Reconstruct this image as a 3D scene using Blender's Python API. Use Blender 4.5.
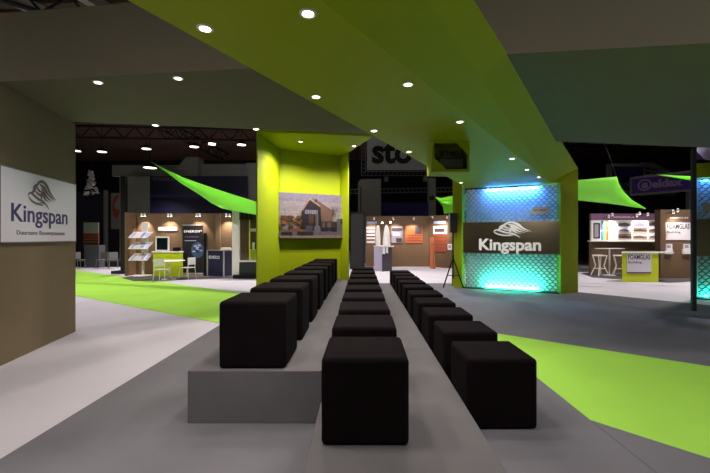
import bpy, bmesh, math, random
from mathutils import Vector, Matrix
random.seed(4)
S = bpy.context.scene
C = S.collection
for o in list(bpy.data.objects):
    bpy.data.objects.remove(o)

# ---------------------------------------------------------------- camera, world, exposure
F, HX, HY, EYE = 380.0, 362.0, 238.0, 1.6
cam = bpy.data.cameras.new('camera')
cam.sensor_width = 36.0
cam.lens = 36.0 * F / 710
cam.shift_x = -(HX - 355) / 710
cam.shift_y = (HY - 236.5) / 710
cam.clip_start, cam.clip_end = 0.05, 300
co = bpy.data.objects.new('camera', cam); C.objects.link(co)
co.location = (0, 0, EYE); co.rotation_euler = (math.pi/2, 0, 0)
S.camera = co

w = bpy.data.worlds.new('world'); S.world = w
w.use_nodes = True
w.node_tree.nodes['Background'].inputs[0].default_value = (1.0, 0.93, 0.88, 1)
w.node_tree.nodes['Background'].inputs[1].default_value = 0.0
S.view_settings.view_transform = 'Standard'
S.view_settings.look = 'None'
S.view_settings.gamma = 1
S.view_settings.use_curve_mapping = False
S.view_settings.exposure = 0.0
try:
    S.cycles.use_denoising = True
    S.cycles.max_bounces = 8
    S.cycles.diffuse_bounces = 4
    S.cycles.sample_clamp_indirect = 6
except Exception:
    pass
DOWN_W = 80          # recessed downlights of the stand
HALL_W = 1700        # pendant lamps of the hall, seen and added
ADDED_FLOOD_W = 900        # added floodlights that wash the sails
SPOT_W = 85          # track spots on far booths

# ---------------------------------------------------------------- helpers
def lin(c):
    r = []
    for v in c:
        v /= 255.0
        r.append(v/12.92 if v <= .04045 else ((v+.055)/1.055)**2.4)
    return tuple(r) + (1,)

MATS = {}
def mat(name, rgb, rough=.6, metal=0.0, emit=0.0, nscale=0, namt=0.0, bump=0.0, bscale=200, spec=.5, col=None, alpha=1.0, trans=0.0, stretch=None):
    if name in MATS: return MATS[name]
    m = bpy.data.materials.new(name); m.use_nodes = True
    nt = m.node_tree; b = nt.nodes['Principled BSDF']
    c = lin(rgb)
    b.inputs['Base Color'].default_value = c
    b.inputs['Roughness'].default_value = rough
    b.inputs['Metallic'].default_value = metal
    b.inputs['Specular IOR Level'].default_value = spec
    if trans: b.inputs['Transmission Weight'].default_value = trans
    if alpha < 1: b.inputs['Alpha'].default_value = alpha
    src = None
    if col:
        a = nt.nodes.new('ShaderNodeAttribute'); a.attribute_name = 'Col'; src = a.outputs['Color']
        nt.links.new(src, b.inputs['Base Color'])
    tc = nt.nodes.new('ShaderNodeTexCoord')
    vec = tc.outputs['Object']
    if stretch:
        mp = nt.nodes.new('ShaderNodeMapping'); mp.inputs['Scale'].default_value = stretch
        nt.links.new(vec, mp.inputs['Vector']); vec = mp.outputs['Vector']
    if namt:
        n = nt.nodes.new('ShaderNodeTexNoise'); n.inputs['Scale'].default_value = nscale
        n.inputs['Detail'].default_value = 4
        nt.links.new(vec, n.inputs['Vector'])
        r = nt.nodes.new('ShaderNodeMapRange')
        r.inputs['From Min'].default_value = .25; r.inputs['From Max'].default_value = .75
        r.inputs['To Min'].default_value = 1-namt; r.inputs['To Max'].default_value = 1+namt
        nt.links.new(n.outputs['Fac'], r.inputs['Value'])
        mx = nt.nodes.new('ShaderNodeVectorMath'); mx.operation = 'SCALE'
        if src: nt.links.new(src, mx.inputs[0])
        else: mx.inputs[0].default_value = c[:3]
        nt.links.new(r.outputs['Result'], mx.inputs['Scale'])
        nt.links.new(mx.outputs['Vector'], b.inputs['Base Color'])
    if bump:
        n = nt.nodes.new('ShaderNodeTexNoise'); n.inputs['Scale'].default_value = bscale
        n.inputs['Detail'].default_value = 2
        nt.links.new(vec, n.inputs['Vector'])
        bp = nt.nodes.new('ShaderNodeBump'); bp.inputs['Strength'].default_value = bump
        bp.inputs['Distance'].default_value = .01
        nt.links.new(n.outputs['Fac'], bp.inputs['Height'])
        nt.links.new(bp.outputs['Normal'], b.inputs['Normal'])
    if emit:
        b.inputs['Emission Color'].default_value = c
        b.inputs['Emission Strength'].default_value = emit
    MATS[name] = m
    return m

def at(px, py, d):                      # a pixel at a known distance along the rows
    return Vector(((px-HX)/F*d, d, EYE-(py-HY)/F*d))
def gnd(px, py, z=0.0):                 # a pixel on the level z
    d = F*(EYE-z)/(py-HY)
    return at(px, py, d)
def on_line(P0, P1, px):                # distance along the vertical plane through P0, P1 seen at column px
    t = (px-HX)/F
    ux, uy = P1[0]-P0[0], P1[1]-P0[1]
    L = math.hypot(ux, uy); ux /= L; uy /= L
    return (t*P0[1]-P0[0])/(ux-t*uy)

def tag(o, label=None, cat=None, group=None, kind=None):
    if label: o['label'] = label
    if cat: o['category'] = cat
    if group: o['group'] = group
    if kind: o['kind'] = kind
    return o
def thing(name, label, cat, loc=(0,0,0), rz=0.0, group=None, kind=None):
    o = bpy.data.objects.new(name, None); C.objects.link(o)
    o.location = loc; o.rotation_euler = (0, 0, rz); o.empty_display_size = .1
    if kind: return tag(o, label, None, group, kind)
    return tag(o, label, cat, group)
def mk(name, vs, fs, m, parent=None, world=False, smooth=False, cols=None):
    vs = [Vector(v) for v in vs]
    org = Vector((0,0,0))
    if parent is not None and world:
        p = parent
        while p is not None: org += p.location; p = p.parent
    if parent is None:
        lo = Vector([min(v[i] for v in vs) for i in range(3)]); hi = Vector([max(v[i] for v in vs) for i in range(3)])
        org = Vector(((lo.x+hi.x)/2, (lo.y+hi.y)/2, lo.z))
    me = bpy.data.meshes.new(name)
    me.from_pydata([tuple(v-org) for v in vs], [], fs)
    me.update()
    if cols:
        at_ = me.color_attributes.new('Col', 'FLOAT_COLOR', 'CORNER')
        for p in me.polygons:
            for li in p.loop_indices: at_.data[li].color = cols[p.index]
    if smooth:
        for p in me.polygons: p.use_smooth = True
    me.materials.append(m)
    o = bpy.data.objects.new(name, me); C.objects.link(o)
    if parent is None: o.location = org
    else: o.parent = parent
    return o
BF = [(0,3,2,1),(4,5,6,7),(0,1,5,4),(1,2,6,5),(2,3,7,6),(3,0,4,7)]
def bev(o, r, seg=2):
    me = o.data; bm = bmesh.new(); bm.from_mesh(me)
    bmesh.ops.bevel(bm, geom=bm.edges[:], offset=r, segments=seg, profile=.5, affect='EDGES', clamp_overlap=True)
    bm.to_mesh(me); bm.free(); me.update()
    return o
def box(name, x, y, z, m, parent=None, world=False, r=0.0, seg=2):
    vs = [(x[0],y[0],z[0]),(x[1],y[0],z[0]),(x[1],y[1],z[0]),(x[0],y[1],z[0]),
          (x[0],y[0],z[1]),(x[1],y[0],z[1]),(x[1],y[1],z[1]),(x[0],y[1],z[1])]
    o = mk(name, vs, BF, m, parent, world)
    if r: bev(o, r, seg)
    return o
def prism(name, poly, z0, z1, m, parent=None, world=False, r=0.0):
    n = len(poly)
    a = sum(poly[i][0]*poly[(i+1)%n][1]-poly[(i+1)%n][0]*poly[i][1] for i in range(n))
    if a < 0: poly = poly[::-1]
    vs = [(p[0],p[1],z0) for p in poly]+[(p[0],p[1],z1) for p in poly]
    fs = [tuple(range(n-1,-1,-1)), tuple(range(n,2*n))]+[(i,(i+1)%n,n+(i+1)%n,n+i) for i in range(n)]
    o = mk(name, vs, fs, m, parent, world)
    if r: bev(o, r)
    return o
def slab(name, pts, thick, m, parent=None, world=False):   # polygon given thickness away from the side that faces the eye
    pts = [Vector(p) for p in pts]
    n = Vector((0,0,0))
    for i in range(len(pts)):
        a, b = pts[i]-pts[0], pts[(i+1)%len(pts)]-pts[0]; n += a.cross(b)
    n.normalize()
    c = sum(pts, Vector())/len(pts)
    if n.dot(Vector((0,0,EYE))-c) < 0: n = -n; pts = pts[::-1]
    k = len(pts)
    vs = pts+[p-n*thick for p in pts]
    fs = [tuple(range(k)), tuple(range(2*k-1,k-1,-1))]+[((i+1)%k,i,k+i,k+(i+1)%k) for i in range(k)]
    return mk(name, vs, fs, m, parent, world)
def tubes(name, segs, m, parent=None, world=False, n=8):   # [(a,b,ra,rb)] joined in one part
    vs, fs = [], []
    for s in segs:
        a, b = Vector(s[0]), Vector(s[1]); ra = s[2]; rb = s[3] if len(s) > 3 else ra
        d = (b-a).normalized(); u = d.orthogonal().normalized(); v = d.cross(u); k = len(vs)
        for i in range(n):
            t = 2*math.pi*i/n; vs.append(a+(u*math.cos(t)+v*math.sin(t))*ra)
        for i in range(n):
            t = 2*math.pi*i/n; vs.append(b+(u*math.cos(t)+v*math.sin(t))*rb)
        fs += [(k+i, k+(i+1)%n, k+n+(i+1)%n, k+n+i) for i in range(n)]
        fs += [tuple(k+i for i in range(n-1,-1,-1)), tuple(k+n+i for i in range(n))]
    return mk(name, vs, fs, m, parent, world)
def lathe(name, prof, c, m, parent=None, world=False, n=24, smooth=True):
    vs, fs = [], []
    for (r, z) in prof:
        for i in range(n):
            t = 2*math.pi*i/n; vs.append((c[0]+r*math.cos(t), c[1]+r*math.sin(t), c[2]+z))
    for j in range(len(prof)-1):
        for i in range(n): fs.append((j*n+i, j*n+(i+1)%n, (j+1)*n+(i+1)%n, (j+1)*n+i))
    fs.append(tuple(range(n-1,-1,-1))); fs.append(tuple((len(prof)-1)*n+i for i in range(n)))
    o = mk(name, vs, fs, m, parent, world)
    return o
def frame_m(P, u, v):      # maps local (s,t,depth out) to a plane: u along, v up
    u = Vector(u).normalized(); v = Vector(v).normalized(); n = u.cross(v)
    return lambda s, t, q=0.0: Vector(P)+u*s+v*t+n*q
def text(name, s, m, fr, s0, t0, width, height, parent, q=.004, thick=.004, bold=0.0, shear=0.0):
    """lettering fitted to width x cap height in the plane fr, starting at s0,t0 (baseline)"""
    cu = bpy.data.curves.new('lettering', 'FONT'); cu.body = s; cu.size = 1; cu.offset = bold; cu.shear = shear
    cu.resolution_u = 3; cu.extrude = .001
    o = bpy.data.objects.new('lettering', cu); C.objects.link(o)
    dg = bpy.context.evaluated_depsgraph_get(); dg.update()
    me = bpy.data.meshes.new_from_object(o.evaluated_get(dg))
    bpy.data.objects.remove(o); bpy.data.curves.remove(cu)
    xs = [v.co.x for v in me.vertices]
    x0, x1 = min(xs), max(xs); sx = width/(x1-x0); sy = height/.70
    org = Vector((0,0,0)); p = parent
    while p is not None: org += p.location; p = p.parent
    for v in me.vertices:
        c = v.co
        v.co = fr(s0+(c.x-x0)*sx, t0+c.y*sy, q+(thick if c.z > 0 else 0))-org
    me.materials.clear(); me.materials.append(m); me.name = name
    for p in me.polygons: p.material_index = 0
    ob = bpy.data.objects.new(name, me); C.objects.link(ob); ob.parent = parent
    return ob
def plate(name, fr, s, t, q, m, parent=None, r=0.0):   # box in a plane
    vs = [fr(s[0],t[0],q[0]),fr(s[1],t[0],q[0]),fr(s[1],t[0],q[1]),fr(s[0],t[0],q[1]),
          fr(s[0],t[1],q[0]),fr(s[1],t[1],q[0]),fr(s[1],t[1],q[1]),fr(s[0],t[1],q[1])]
    o = mk(name, vs, BF, m, parent, parent is not None)
    bm = bmesh.new(); bm.from_mesh(o.data); bmesh.ops.recalc_face_normals(bm, faces=bm.faces[:]); bm.to_mesh(o.data); bm.free()
    if r: bev(o, r)
    return o
def printed(name, fr, W, H, layers, m, parent, q=.002, dim=1.0):   # flat print: coloured polygons in unit coordinates
    vs, fs, cs = [], [], []
    for i, (poly, c) in enumerate(layers):
        k = len(vs)
        for (a, b) in poly: vs.append(fr(a*W, b*H, q+.0004*i))
        fs.append(tuple(range(k, k+len(poly)))); cs.append(tuple(v*dim for v in lin(c)[:3])+(1,))
    return mk(name, vs, fs, m, parent, True, cols=cs)
def stroke(pts, w0, w1, n=10):     # tapering curved stroke as polygons
    P = []
    m = len(pts)
    def cr(i, t):
        p0, p1, p2, p3 = pts[max(i-1,0)], pts[i], pts[min(i+1,m-1)], pts[min(i+2,m-1)]
        return tuple(.5*((2*p1[k])+(-p0[k]+p2[k])*t+(2*p0[k]-5*p1[k]+4*p2[k]-p3[k])*t*t+(-p0[k]+3*p1[k]-3*p2[k]+p3[k])*t**3) for k in (0,1))
    for i in range(m-1):
        for j in range(n if i == m-2 else n-1+1):
            P.append(cr(i, j/n))
    P.append(pts[-1])
    L, R = [], []
    for i, p in enumerate(P):
        a, b = P[max(i-1,0)], P[min(i+1,len(P)-1)]
        dx, dy = b[0]-a[0], b[1]-a[1]; l = math.hypot(dx, dy) or 1
        f = i/(len(P)-1); ww = (w0*(1-f)+w1*f)*math.sin(math.pi*min(max(f,.06),.94))**.5
        L.append((p[0]-dy/l*ww, p[1]+dx/l*ww)); R.append((p[0]+dy/l*ww, p[1]-dx/l*ww))
    return L, R
def spot(parent, loc, W, deg=100, col=(1,.9,.8), target=None, rad=.04, blend=.7):
    l = bpy.data.lights.new('lamp_light', 'SPOT'); l.energy = W; l.spot_size = math.radians(deg); l.spot_blend = blend
    l.color = col; l.shadow_soft_size = rad
    o = bpy.data.objects.new('lamp_light', l); C.objects.link(o)
    org = Vector((0,0,0)); p = parent
    while p is not None: org += p.location; p = p.parent
    o.parent = parent; o.location = Vector(loc)-org
    if target is not None:
        o.rotation_euler = (Vector(target)-Vector(loc)).to_track_quat('-Z','Y').to_euler()
    return o
def ordinal(i): return ['first','second','third','fourth','fifth','sixth','seventh','eighth','ninth','tenth','eleventh','twelfth'][i]

# ---------------------------------------------------------------- materials
M_floor  = mat('light_carpet', (192,186,190), .95, nscale=.9, namt=.06, bump=.15, bscale=300, spec=.1)
M_dark   = mat('grey_carpet', (108,105,108), .95, nscale=1.1, namt=.13, bump=.2, bscale=300, spec=.1)
M_step   = mat('step_carpet', (100,96,96), .95, nscale=2.2, namt=.1, bump=.2, bscale=300, spec=.1)
M_gcarp  = mat('green_carpet', (156,206,76), .95, nscale=1.4, namt=.06, bump=.15, bscale=300, spec=.1)
M_green  = mat('green_paint', (152,166,2), .62, nscale=3, namt=.02, spec=.25)
M_ceil   = mat('grey_ceiling', (106,100,80), .75, nscale=1.5, namt=.03, spec=.2)
M_wall   = mat('brown_grey_wall', (120,104,78), .7, nscale=2, namt=.04, spec=.3)
M_black  = mat('black_fabric', (19,13,14), .95, nscale=6, namt=.2, bump=.2, bscale=400, spec=.05)
M_hallw  = mat('hall_wall', (22,20,26), .9)
M_roof   = mat('hall_roof', (34,28,27), .9, nscale=2, namt=.2)
M_slat   = mat('roof_slat', (92,68,54), .9, nscale=3, namt=.2)
M_steel  = mat('steel', (48,44,42), .7, .2)
M_dsteel = mat('dark_steel', (40,38,38), .6, .4)
M_white  = mat('white_paint', (228,224,220), .45)
M_whitep = mat('white_board', (222,216,224), .35, spec=.4)
M_blk    = mat('black_plastic', (8,8,9), .5, spec=.3)
M_lamp   = mat('lamp_lens', (255,240,225), .3, emit=14)
M_hlamp  = mat('pendant_lens', (255,240,225), .3, emit=5)
M_brown  = mat('booth_brown', (104,80,56), .8, nscale=2, namt=.05)
M_booth  = mat('booth_carpet', (78,72,70), .95, nscale=2, namt=.1)
M_lime   = mat('lime_laminate', (196,210,20), .4)
M_navy   = mat('navy_panel', (26,20,58), .4)
M_blueb  = mat('blue_banner', (26,26,92), .7)
M_purp   = mat('purple_sign', (70,40,130), .6)
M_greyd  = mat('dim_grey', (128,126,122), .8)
M_alu    = mat('aluminium', (190,188,186), .35, .8)
M_metal  = mat('brushed_steel', (140,128,108), .28, 1.0, nscale=3, namt=.12, stretch=(.6,.6,14))
M_mesh   = mat('expanded_mesh', (112,116,120), .5, .3)
M_print  = mat('print', (255,255,255), .55, col=True)
M_photo  = mat('photo_print', (255,255,255), .5, col=True, nscale=26, namt=.35)
M_letw   = mat('white_letter', (252,252,252), .4)
M_letd   = mat('navy_letter', (30,22,90), .4)
M_letg   = mat('grey_letter', (96,92,98), .5)
M_sail   = mat('sail_fabric', (176,250,110), .8)
_nt = M_sail.node_tree; _tr = _nt.nodes.new('ShaderNodeBsdfTranslucent'); _tr.inputs[0].default_value = lin((190,255,120))
_mx = _nt.nodes.new('ShaderNodeMixShader'); _mx.inputs[0].default_value = .5
_nt.links.new(_nt.nodes['Principled BSDF'].outputs[0], _mx.inputs[1]); _nt.links.new(_tr.outputs[0], _mx.inputs[2])
_nt.links.new(_mx.outputs[0], _nt.nodes['Material Output'].inputs[0])
M_orange = mat('orange_board', (184,98,52), .6, nscale=8, namt=.12)
M_rust   = mat('rust_board', (138,70,46), .6, nscale=8, namt=.15)
M_glass  = mat('glass', (235,245,240), .05, trans=1.0)
M_screen = mat('dark_screen', (10,26,26), .15)
M_purpwh = mat('lilac_panel', (170,160,200), .4)

# ---------------------------------------------------------------- hall shell and floor
H = 3.55                                    # underside of the grey canopy
ZS = 3.17                                   # underside of the green beam
tag(box('floor', (-34,40), (-9,46), (-.2,0), M_floor), kind='structure')
tag(box('wall_far', (-34,40), (46,46.3), (0,11), M_hallw), kind='structure')
tag(box('wall_hall_left', (-34.3,-34), (-9,46), (0,11), M_hallw), kind='structure')
tag(box('wall_hall_right', (40,40.3), (-9,46), (0,11), M_hallw), kind='structure')
tag(box('wall_behind', (-34,40), (-9.3,-9), (0,11), M_hallw), kind='structure')
ce = tag(box('ceiling_hall', (-34,40), (-9,46), (11,11.2), M_roof), kind='structure')
vs, fs = [], []
for i in range(90):                          # timber battens under the hall roof
    y = -8+i*.6
    for (x0, x1) in ((-34,40),):
        k = len(vs)
        for dz in (10.9, 11.0):
            vs += [(x0,y,dz),(x1,y-1.2,dz),(x1,y-.86,dz),(x0,y+.34,dz)]
        fs += [tuple(k+a for a in f) for f in BF]
sl = mk('roof_batten', vs, fs, M_slat, ce, True); sl['kind'] = 'stuff'

def carpet(name, poly, z, m, label):
    return tag(prism(name, poly, 0.0005, z, m), label, 'carpet')
g = lambda x, y: tuple(gnd(x, y)[:2])
XL, XR = -2.61, 2.0
e0, e1 = g(579.5,292.3), g(693.6,303.8)
dx, dy = e1[0]-e0[0], e1[1]-e0[1]
far_r = (e0[0]+dx*4.5, e0[1]+dy*4.5)
a0, a1 = g(76,296), g(222,323.8); b0, b1 = g(76,270.3), g(254,295)
def ext(p, q, x):
    t = (x-p[0])/(q[0]-p[0]); return (x, p[1]+(q[1]-p[1])*t)
carpet('green_carpet', [ext(a0,a1,-16), ext(a0,a1,XL-.001), ext(b0,b1,XL-.001), ext(b0,b1,-16)], .008, M_gcarp,
       'bright green carpet band leading to the booth with the lime counter')
c0, c1 = g(495.7,333.6), g(710,366.9); d0, d1 = g(590.2,420.7), g(710,459.2)
def exty(p, q, y):
    t = (y-p[1])/(q[1]-p[1]); return (p[0]+(q[0]-p[0])*t, y)
wA, wB, wC, wD = (XR,d0[1]), exty(d0,d1,-3), exty(c0,c1,-3), ext(c0,c1,XR)
carpet('grey_carpet', [(XL,-3), wB, wA, wD, wC, (far_r[0],-3), far_r, e1, e0, (5.9,12.6), (3.0,13.4), (XL,13.4)], .006, M_dark,
       'dark grey carpet spreading under the rows of black cubes')
carpet('green_carpet', [wA, wB, wC, wD], .0065, M_gcarp,
       'bright green carpet wedge beside the cubes standing on the floor')
# thin seams where carpet lengths meet
for i, (p, q) in enumerate([((XR,-2),(XR,d0[1]-.02)), (gnd(625,330)[:2], gnd(693,305)[:2]), (gnd(500,292)[:2], gnd(560,318)[:2])]):
    p, q = Vector(p), Vector(q); n = (q-p).orthogonal().normalized()*.006
    tag(prism('trim_%d' % (i+1), [p-n,q-n,q+n,p+n], .0062, .0075, mat('seam', (92,89,92), .95)), kind='structure')

# ---------------------------------------------------------------- left wall with its sign board
WA, WB = Vector((-4.515,4.74)), Vector((-4.90,6.5))
wd = (WB-WA).normalized(); wn = Vector((wd.y,-wd.x))          # wn points into the stand
W0 = WA-wd*2.2
tag(prism('wall_left', [W0, WB, WB-wn*.35, W0-wn*.35], 0, H-.002, M_wall), kind='structure')
fr = frame_m((WA.x,WA.y,0), (wd.x,wd.y,0), (0,0,1))
n_ = fr(0,0,1)-fr(0,0,0)
sg = -1 if n_.dot(Vector((wn.x,wn.y,0))) < 0 else 1
frw = lambda s, t, q=0.0: fr(s, t, q*sg)
s0, s1 = on_line(WA, WB, -2.5), on_line(WA, WB, 74)
board = thing('sign_board', 'white sign board with navy lettering hung on the brown wall', 'sign', tuple(frw((s0+s1)/2, 1.55, .02)))
plate('panel', frw, (s0,s1), (1.55,2.5), (.004,.03), M_whitep, board)
for (a, b, t0, t1) in ((s0-.012,s1+.004,1.538,1.55),(s0-.012,s1+.004,2.5,2.512),(s0-.006,s0,1.538,2.512)):
    plate('edge_strip', frw, (a,b), (t0,t1), (.004,.036), M_greyd, board)
WA2, WB2 = WA+wn*.034, WB+wn*.034
k0, k1 = on_line(WA2, WB2, 11.4), on_line(WA2, WB2, 67.5)
text('lettering', 'Kingspan', M_letd, frw, k0, 1.822, k1-k0, .235, board, q=.031, thick=.004, bold=.013)
k0, k1 = on_line(WA2, WB2, 17), on_line(WA2, WB2, 64.7)
text('lettering', 'Duurzame', M_letg, frw, k0, 1.645, (k1-k0)*.385, .06, board, q=.031, thick=.003, bold=.006)
text('lettering', 'Bouwsystemen', M_letg, frw, k0+(k1-k0)*.425, 1.645, (k1-k0)*.575, .06, board, q=.031, thick=.003, bold=.006)
LOGO = [  # winged lion emblem, unit square strokes (x right, y up): points, start width, end width
    ([(.02,.42),(.10,.52),(.22,.44),(.36,.34),(.50,.30),(.62,.20)], .035, .03),
    ([(.03,.38),(.12,.26),(.26,.18),(.40,.16),(.52,.14)], .03, .03),
    ([(.10,.50),(.20,.60),(.24,.76),(.36,.90)], .03, .05),
    ([(.24,.62),(.34,.52),(.44,.50),(.46,.36)], .03, .035),
    ([(.28,.78),(.36,.66),(.46,.60),(.50,.46)], .035, .02),
    ([(.32,.90),(.48,1.0),(.64,.88),(.78,.62),(.99,.40)], .06, .02),
    ([(.40,.88),(.56,.78),(.70,.56),(.92,.38)], .05, .015),
    ([(.46,.78),(.56,.60),(.66,.44),(.84,.34)], .05, .015),
    ([(.48,.64),(.54,.46),(.62,.34),(.74,.28)], .04, .012),
    ([(.40,.24),(.56,.22),(.66,.12),(.72,.00)], .03, .012),
]
def emblem(name, fr_, s0, t0, ww, hh, m, parent, q, fat=1.0):
    vs, fs = [], []
    for i, (pts, a, b) in enumerate(LOGO):
        L, R = stroke(pts, a*fat, b*fat, 6); k = len(vs); n = len(L)
        for (x, y) in L+R: vs.append(fr_(s0+x*ww, t0+y*hh, q+.0005*i))
        fs += [(k+j, k+j+1, k+n+j+1, k+n+j) for j in range(n-1)]
    return mk(name, vs, fs, m, parent, True)
k0, k1 = on_line(WA2, WB2, 27.5), on_line(WA2, WB2, 56)
emblem('emblem', frw, k0, 2.02, k1-k0, .40, mat('emblem_grey', (104,86,84), .5), board, .034, 1.3)

# ---------------------------------------------------------------- grey canopy
def cpt(px, py): return Vector(gnd(px, py, H)[:2])
n0, n1 = cpt(0,82), cpt(710,43); f0, f1 = cpt(75,122), cpt(693,147)
def X(p, q, x): t = (x-p.x)/(q.x-p.x); return (x, p.y+(q.y-p.y)*t)
tag(prism('ceiling', [X(n0,n1,-5.3), X(n0,n1,10.5), X(f0,f1,10.5), X(f0,f1,-5.3)], H, H+.86, M_ceil), kind='structure')
post = at(693.6,300,8.31)
tag(box('trim_4', (post.x-.042,post.x+.042), (8.28,8.34), (0,H-.001), mat('post_brown', (52,46,40), .6)), kind='structure')

# ---------------------------------------------------------------- green beam with its end frame
LW0, LW1 = Vector((3.22,12.1)), Vector((5.63,10.82))          # face of the lit mesh wall
lu = (LW1-LW0).normalized(); ln_ = Vector((lu.y,-lu.x))
if ln_.y > 0: ln_ = -ln_
Lx = lambda d: -1.52+.515*(d-2.56)
Rx = lambda d: -.155+.68*(d-2.68)
beam = thing('green_beam', 'broad green overhead beam tapering over the cubes to the lit mesh wall', 'canopy', (0.5,5,ZS))
dn = -1.0
B0 = LW0-lu*.04+Vector((0,0)); 
soff = [(Lx(dn),dn,ZS),(Rx(dn),dn,ZS),(Rx(10.75),10.75,ZS),(LW1.x+.03,LW1.y-.0,ZS),(LW0.x-.02,LW0.y+.02,ZS),(Lx(11.6),11.6,ZS)]
slab('soffit', soff, .06, M_green, beam, True)
ZU = H-.004
U0 = gnd(474,0,H-.006)
sp4 = [Vector(p) for p in ((Rx(dn),dn,ZS),(Rx(10.72),10.72,ZS),(LW1.x+.03,LW1.y,ZS),(6.33,11.13,3.64),tuple(U0+(Vector((6.33,11.13,3.64))-U0)*((dn-U0.y)/(11.13-U0.y))))]
up_ = Vector((-.04,.028,.012))
mk('sloped_panel', sp4+[p+up_ for p in sp4], [(0,4,1),(4,3,1),(1,3,2),(5,6,9),(9,6,8),(6,7,8),(0,5,9,4),(4,9,8,3),(3,8,7,2),(2,7,6,1),(1,6,5,0)], M_green, beam, True)
mk('side_panel', [(Lx(dn),dn,ZS+.061),(Lx(11.6),11.6,ZS+.061),(Lx(11.6),11.6,ZU),(Lx(dn),dn,ZU),
                  (Lx(dn)+.05,dn,ZS+.061),(Lx(11.6)+.05,11.6,ZS+.061),(Lx(11.6)+.05,11.6,ZU),(Lx(dn)+.05,dn,ZU)], BF, M_green, beam, True)
slab('side_column', [(LW1.x+.03,LW1.y,0),(6.33,11.13,0),(6.33,11.13,3.64),(LW1.x+.03,LW1.y,ZS)], .12, M_green, beam, True)
slab('side_column', [(2.98,12.5,0),(LW0.x-.03,LW0.y+.03,0),(LW0.x-.03,LW0.y+.03,3.5),(2.98,12.5,3.5)], .12, M_green, beam, True)

# projector housing under the beam
ph = thing('projector_housing', 'green box with cut-cornered opening hung under the green beam', 'housing', (1.43,6.36,ZS-.5))
bx0, bx1, by0, by1, bz0, bz1 = 1.13, 1.74, 6.14, 6.62, 2.67, ZS-.003
box('side_panel', (bx0,bx0+.02), (by0+.02,by1), (bz0,bz1), M_green, ph, True)
box('side_panel', (bx1-.02,bx1), (by0+.02,by1), (bz0,bz1), M_green, ph, True)
box('bottom_panel', (bx0+.02,bx1-.02), (by0+.02,by1), (bz0,bz0+.02), M_green, ph, True)
box('back_panel', (bx0+.02,bx1-.02), (by1-.02,by1), (bz0+.02,bz1), M_green, ph, True)
q = lambda x, y: at(415+x/7.88, 130+y/7.88, by0)
inner = [q(150,100), q(325,98), q(412,190), q(412,308), q(245,308), q(150,215)]
outer = [Vector((bx0,by0,bz1)), Vector((bx1,by0,bz1)), Vector((bx1,by0,(bz0+bz1)/2)), Vector((bx1,by0,bz0)), Vector((bx0,by0,bz0)), Vector((bx0,by0,(bz0+bz1)/2))]
vs = outer+inner+[v+Vector((0,.02,0)) for v in outer+inner]
fs = []
for i in range(6):
    j = (i+1) % 6
    fs += [(i,6+i,6+j,j), (12+i,12+j,18+j,18+i), (6+i,18+i,18+j,6+j), (i,j,12+j,12+i)]
mk('front_panel', vs, fs, M_green, ph, True)
pr = thing('projector', 'black projector with loose cables inside the green housing', 'projector', (1.45,6.36,bz0+.02))
box('body', (1.26,1.66), (6.2,6.55), (bz0+.07,bz0+.22), mat('projector_grey', (70,68,68), .5), pr, True, r=.015)
box('foot', (1.30,1.62), (6.22,6.5), (bz0+.02,bz0+.07), M_blk, pr, True)
box('mounting_plate', (1.2,1.69), (6.19,6.5), (bz0+.221,bz0+.245), M_dsteel, pr, True)
lathe('projector_lens', [(.03,0),(.035,.02),(.035,.04)], (1.4,6.23,bz0+.246), M_glass, pr, True, n=12)
seg = []
for k in range(4):
    P = None
    for i in range(15):
        t = i/14; a = t*math.pi*(1.2+.3*k)
        p = Vector((1.26+.1*k+.05*math.sin(a*1.3+k), 6.24+.03*k, bz0+.25+.12*abs(math.sin(a))))
        if P is not None: seg.append((P, p, .006))
        P = p
tubes('cable', seg, M_blk, pr, True, n=6)

# ---------------------------------------------------------------- green alcove with picture
ZA = 3.9
def apt(px, py): return Vector(gnd(px, py, ZA)[:2])
A1, A2, A3, A4, A5 = apt(257.5,131.4), apt(280,149.5), apt(339.8,155.8), apt(348,152.9), apt(373.3,136.5)
alc = thing('green_alcove', 'yellow-green alcove with splayed sides behind the upper row of cubes', 'alcove', (-1.3,9.8,0))
def vwall(name, p, q, z0, z1, th, parent):
    return slab(name, [(p.x,p.y,z0),(q.x,q.y,z0),(q.x,q.y,z1),(p.x,p.y,z1)], th, M_green, parent, True)
vwall('left_panel', A1, A2, 0, ZA, .03, alc)
vwall('back_panel', A2, A3, 0, ZA, .14, alc)
vwall('right_panel', A3, A4, 0, ZA, .03, alc)
slab('soffit', [(p.x,p.y,ZA) for p in (A1,A2,A3,A4,A5)], .15, M_green, alc, True)
# picture
bu = (A3-A2).normalized(); bn = Vector((bu.y,-bu.x))
if bn.y > 0: bn = -bn
P0 = A2+bn*.10
frp_ = frame_m((P0.x,P0.y,0), (bu.x,bu.y,0), (0,0,1))
frp = frp_
s0, s1 = on_line(P0, P0+bu, 279), on_line(P0, P0+bu, 342)
zp0, zp1 = 1.6, 2.78
pic = thing('house_picture', 'large photo print of a steep-roofed house hung in the green alcove', 'picture', tuple(frp((s0+s1)/2, zp0, 0)))
plate('canvas', frp, (s0,s1), (zp0,zp1), (-.05,.0), mat('canvas_edge', (60,50,50), .7), pic)
u = lambda x, y: ((x-70)/498, 1-(y-50)/372)
R_ = lambda x0, y0, x1, y1: [u(x0,y1), u(x1,y1), u(x1,y0), u(x0,y0)]
lay = [([(0,0),(1,0),(1,1),(0,1)], (150,136,158)),
       (R_(70,120,568,230), (172,156,166)), (R_(70,200,568,300), (186,170,170))]
rr = random.Random(7)
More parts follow.
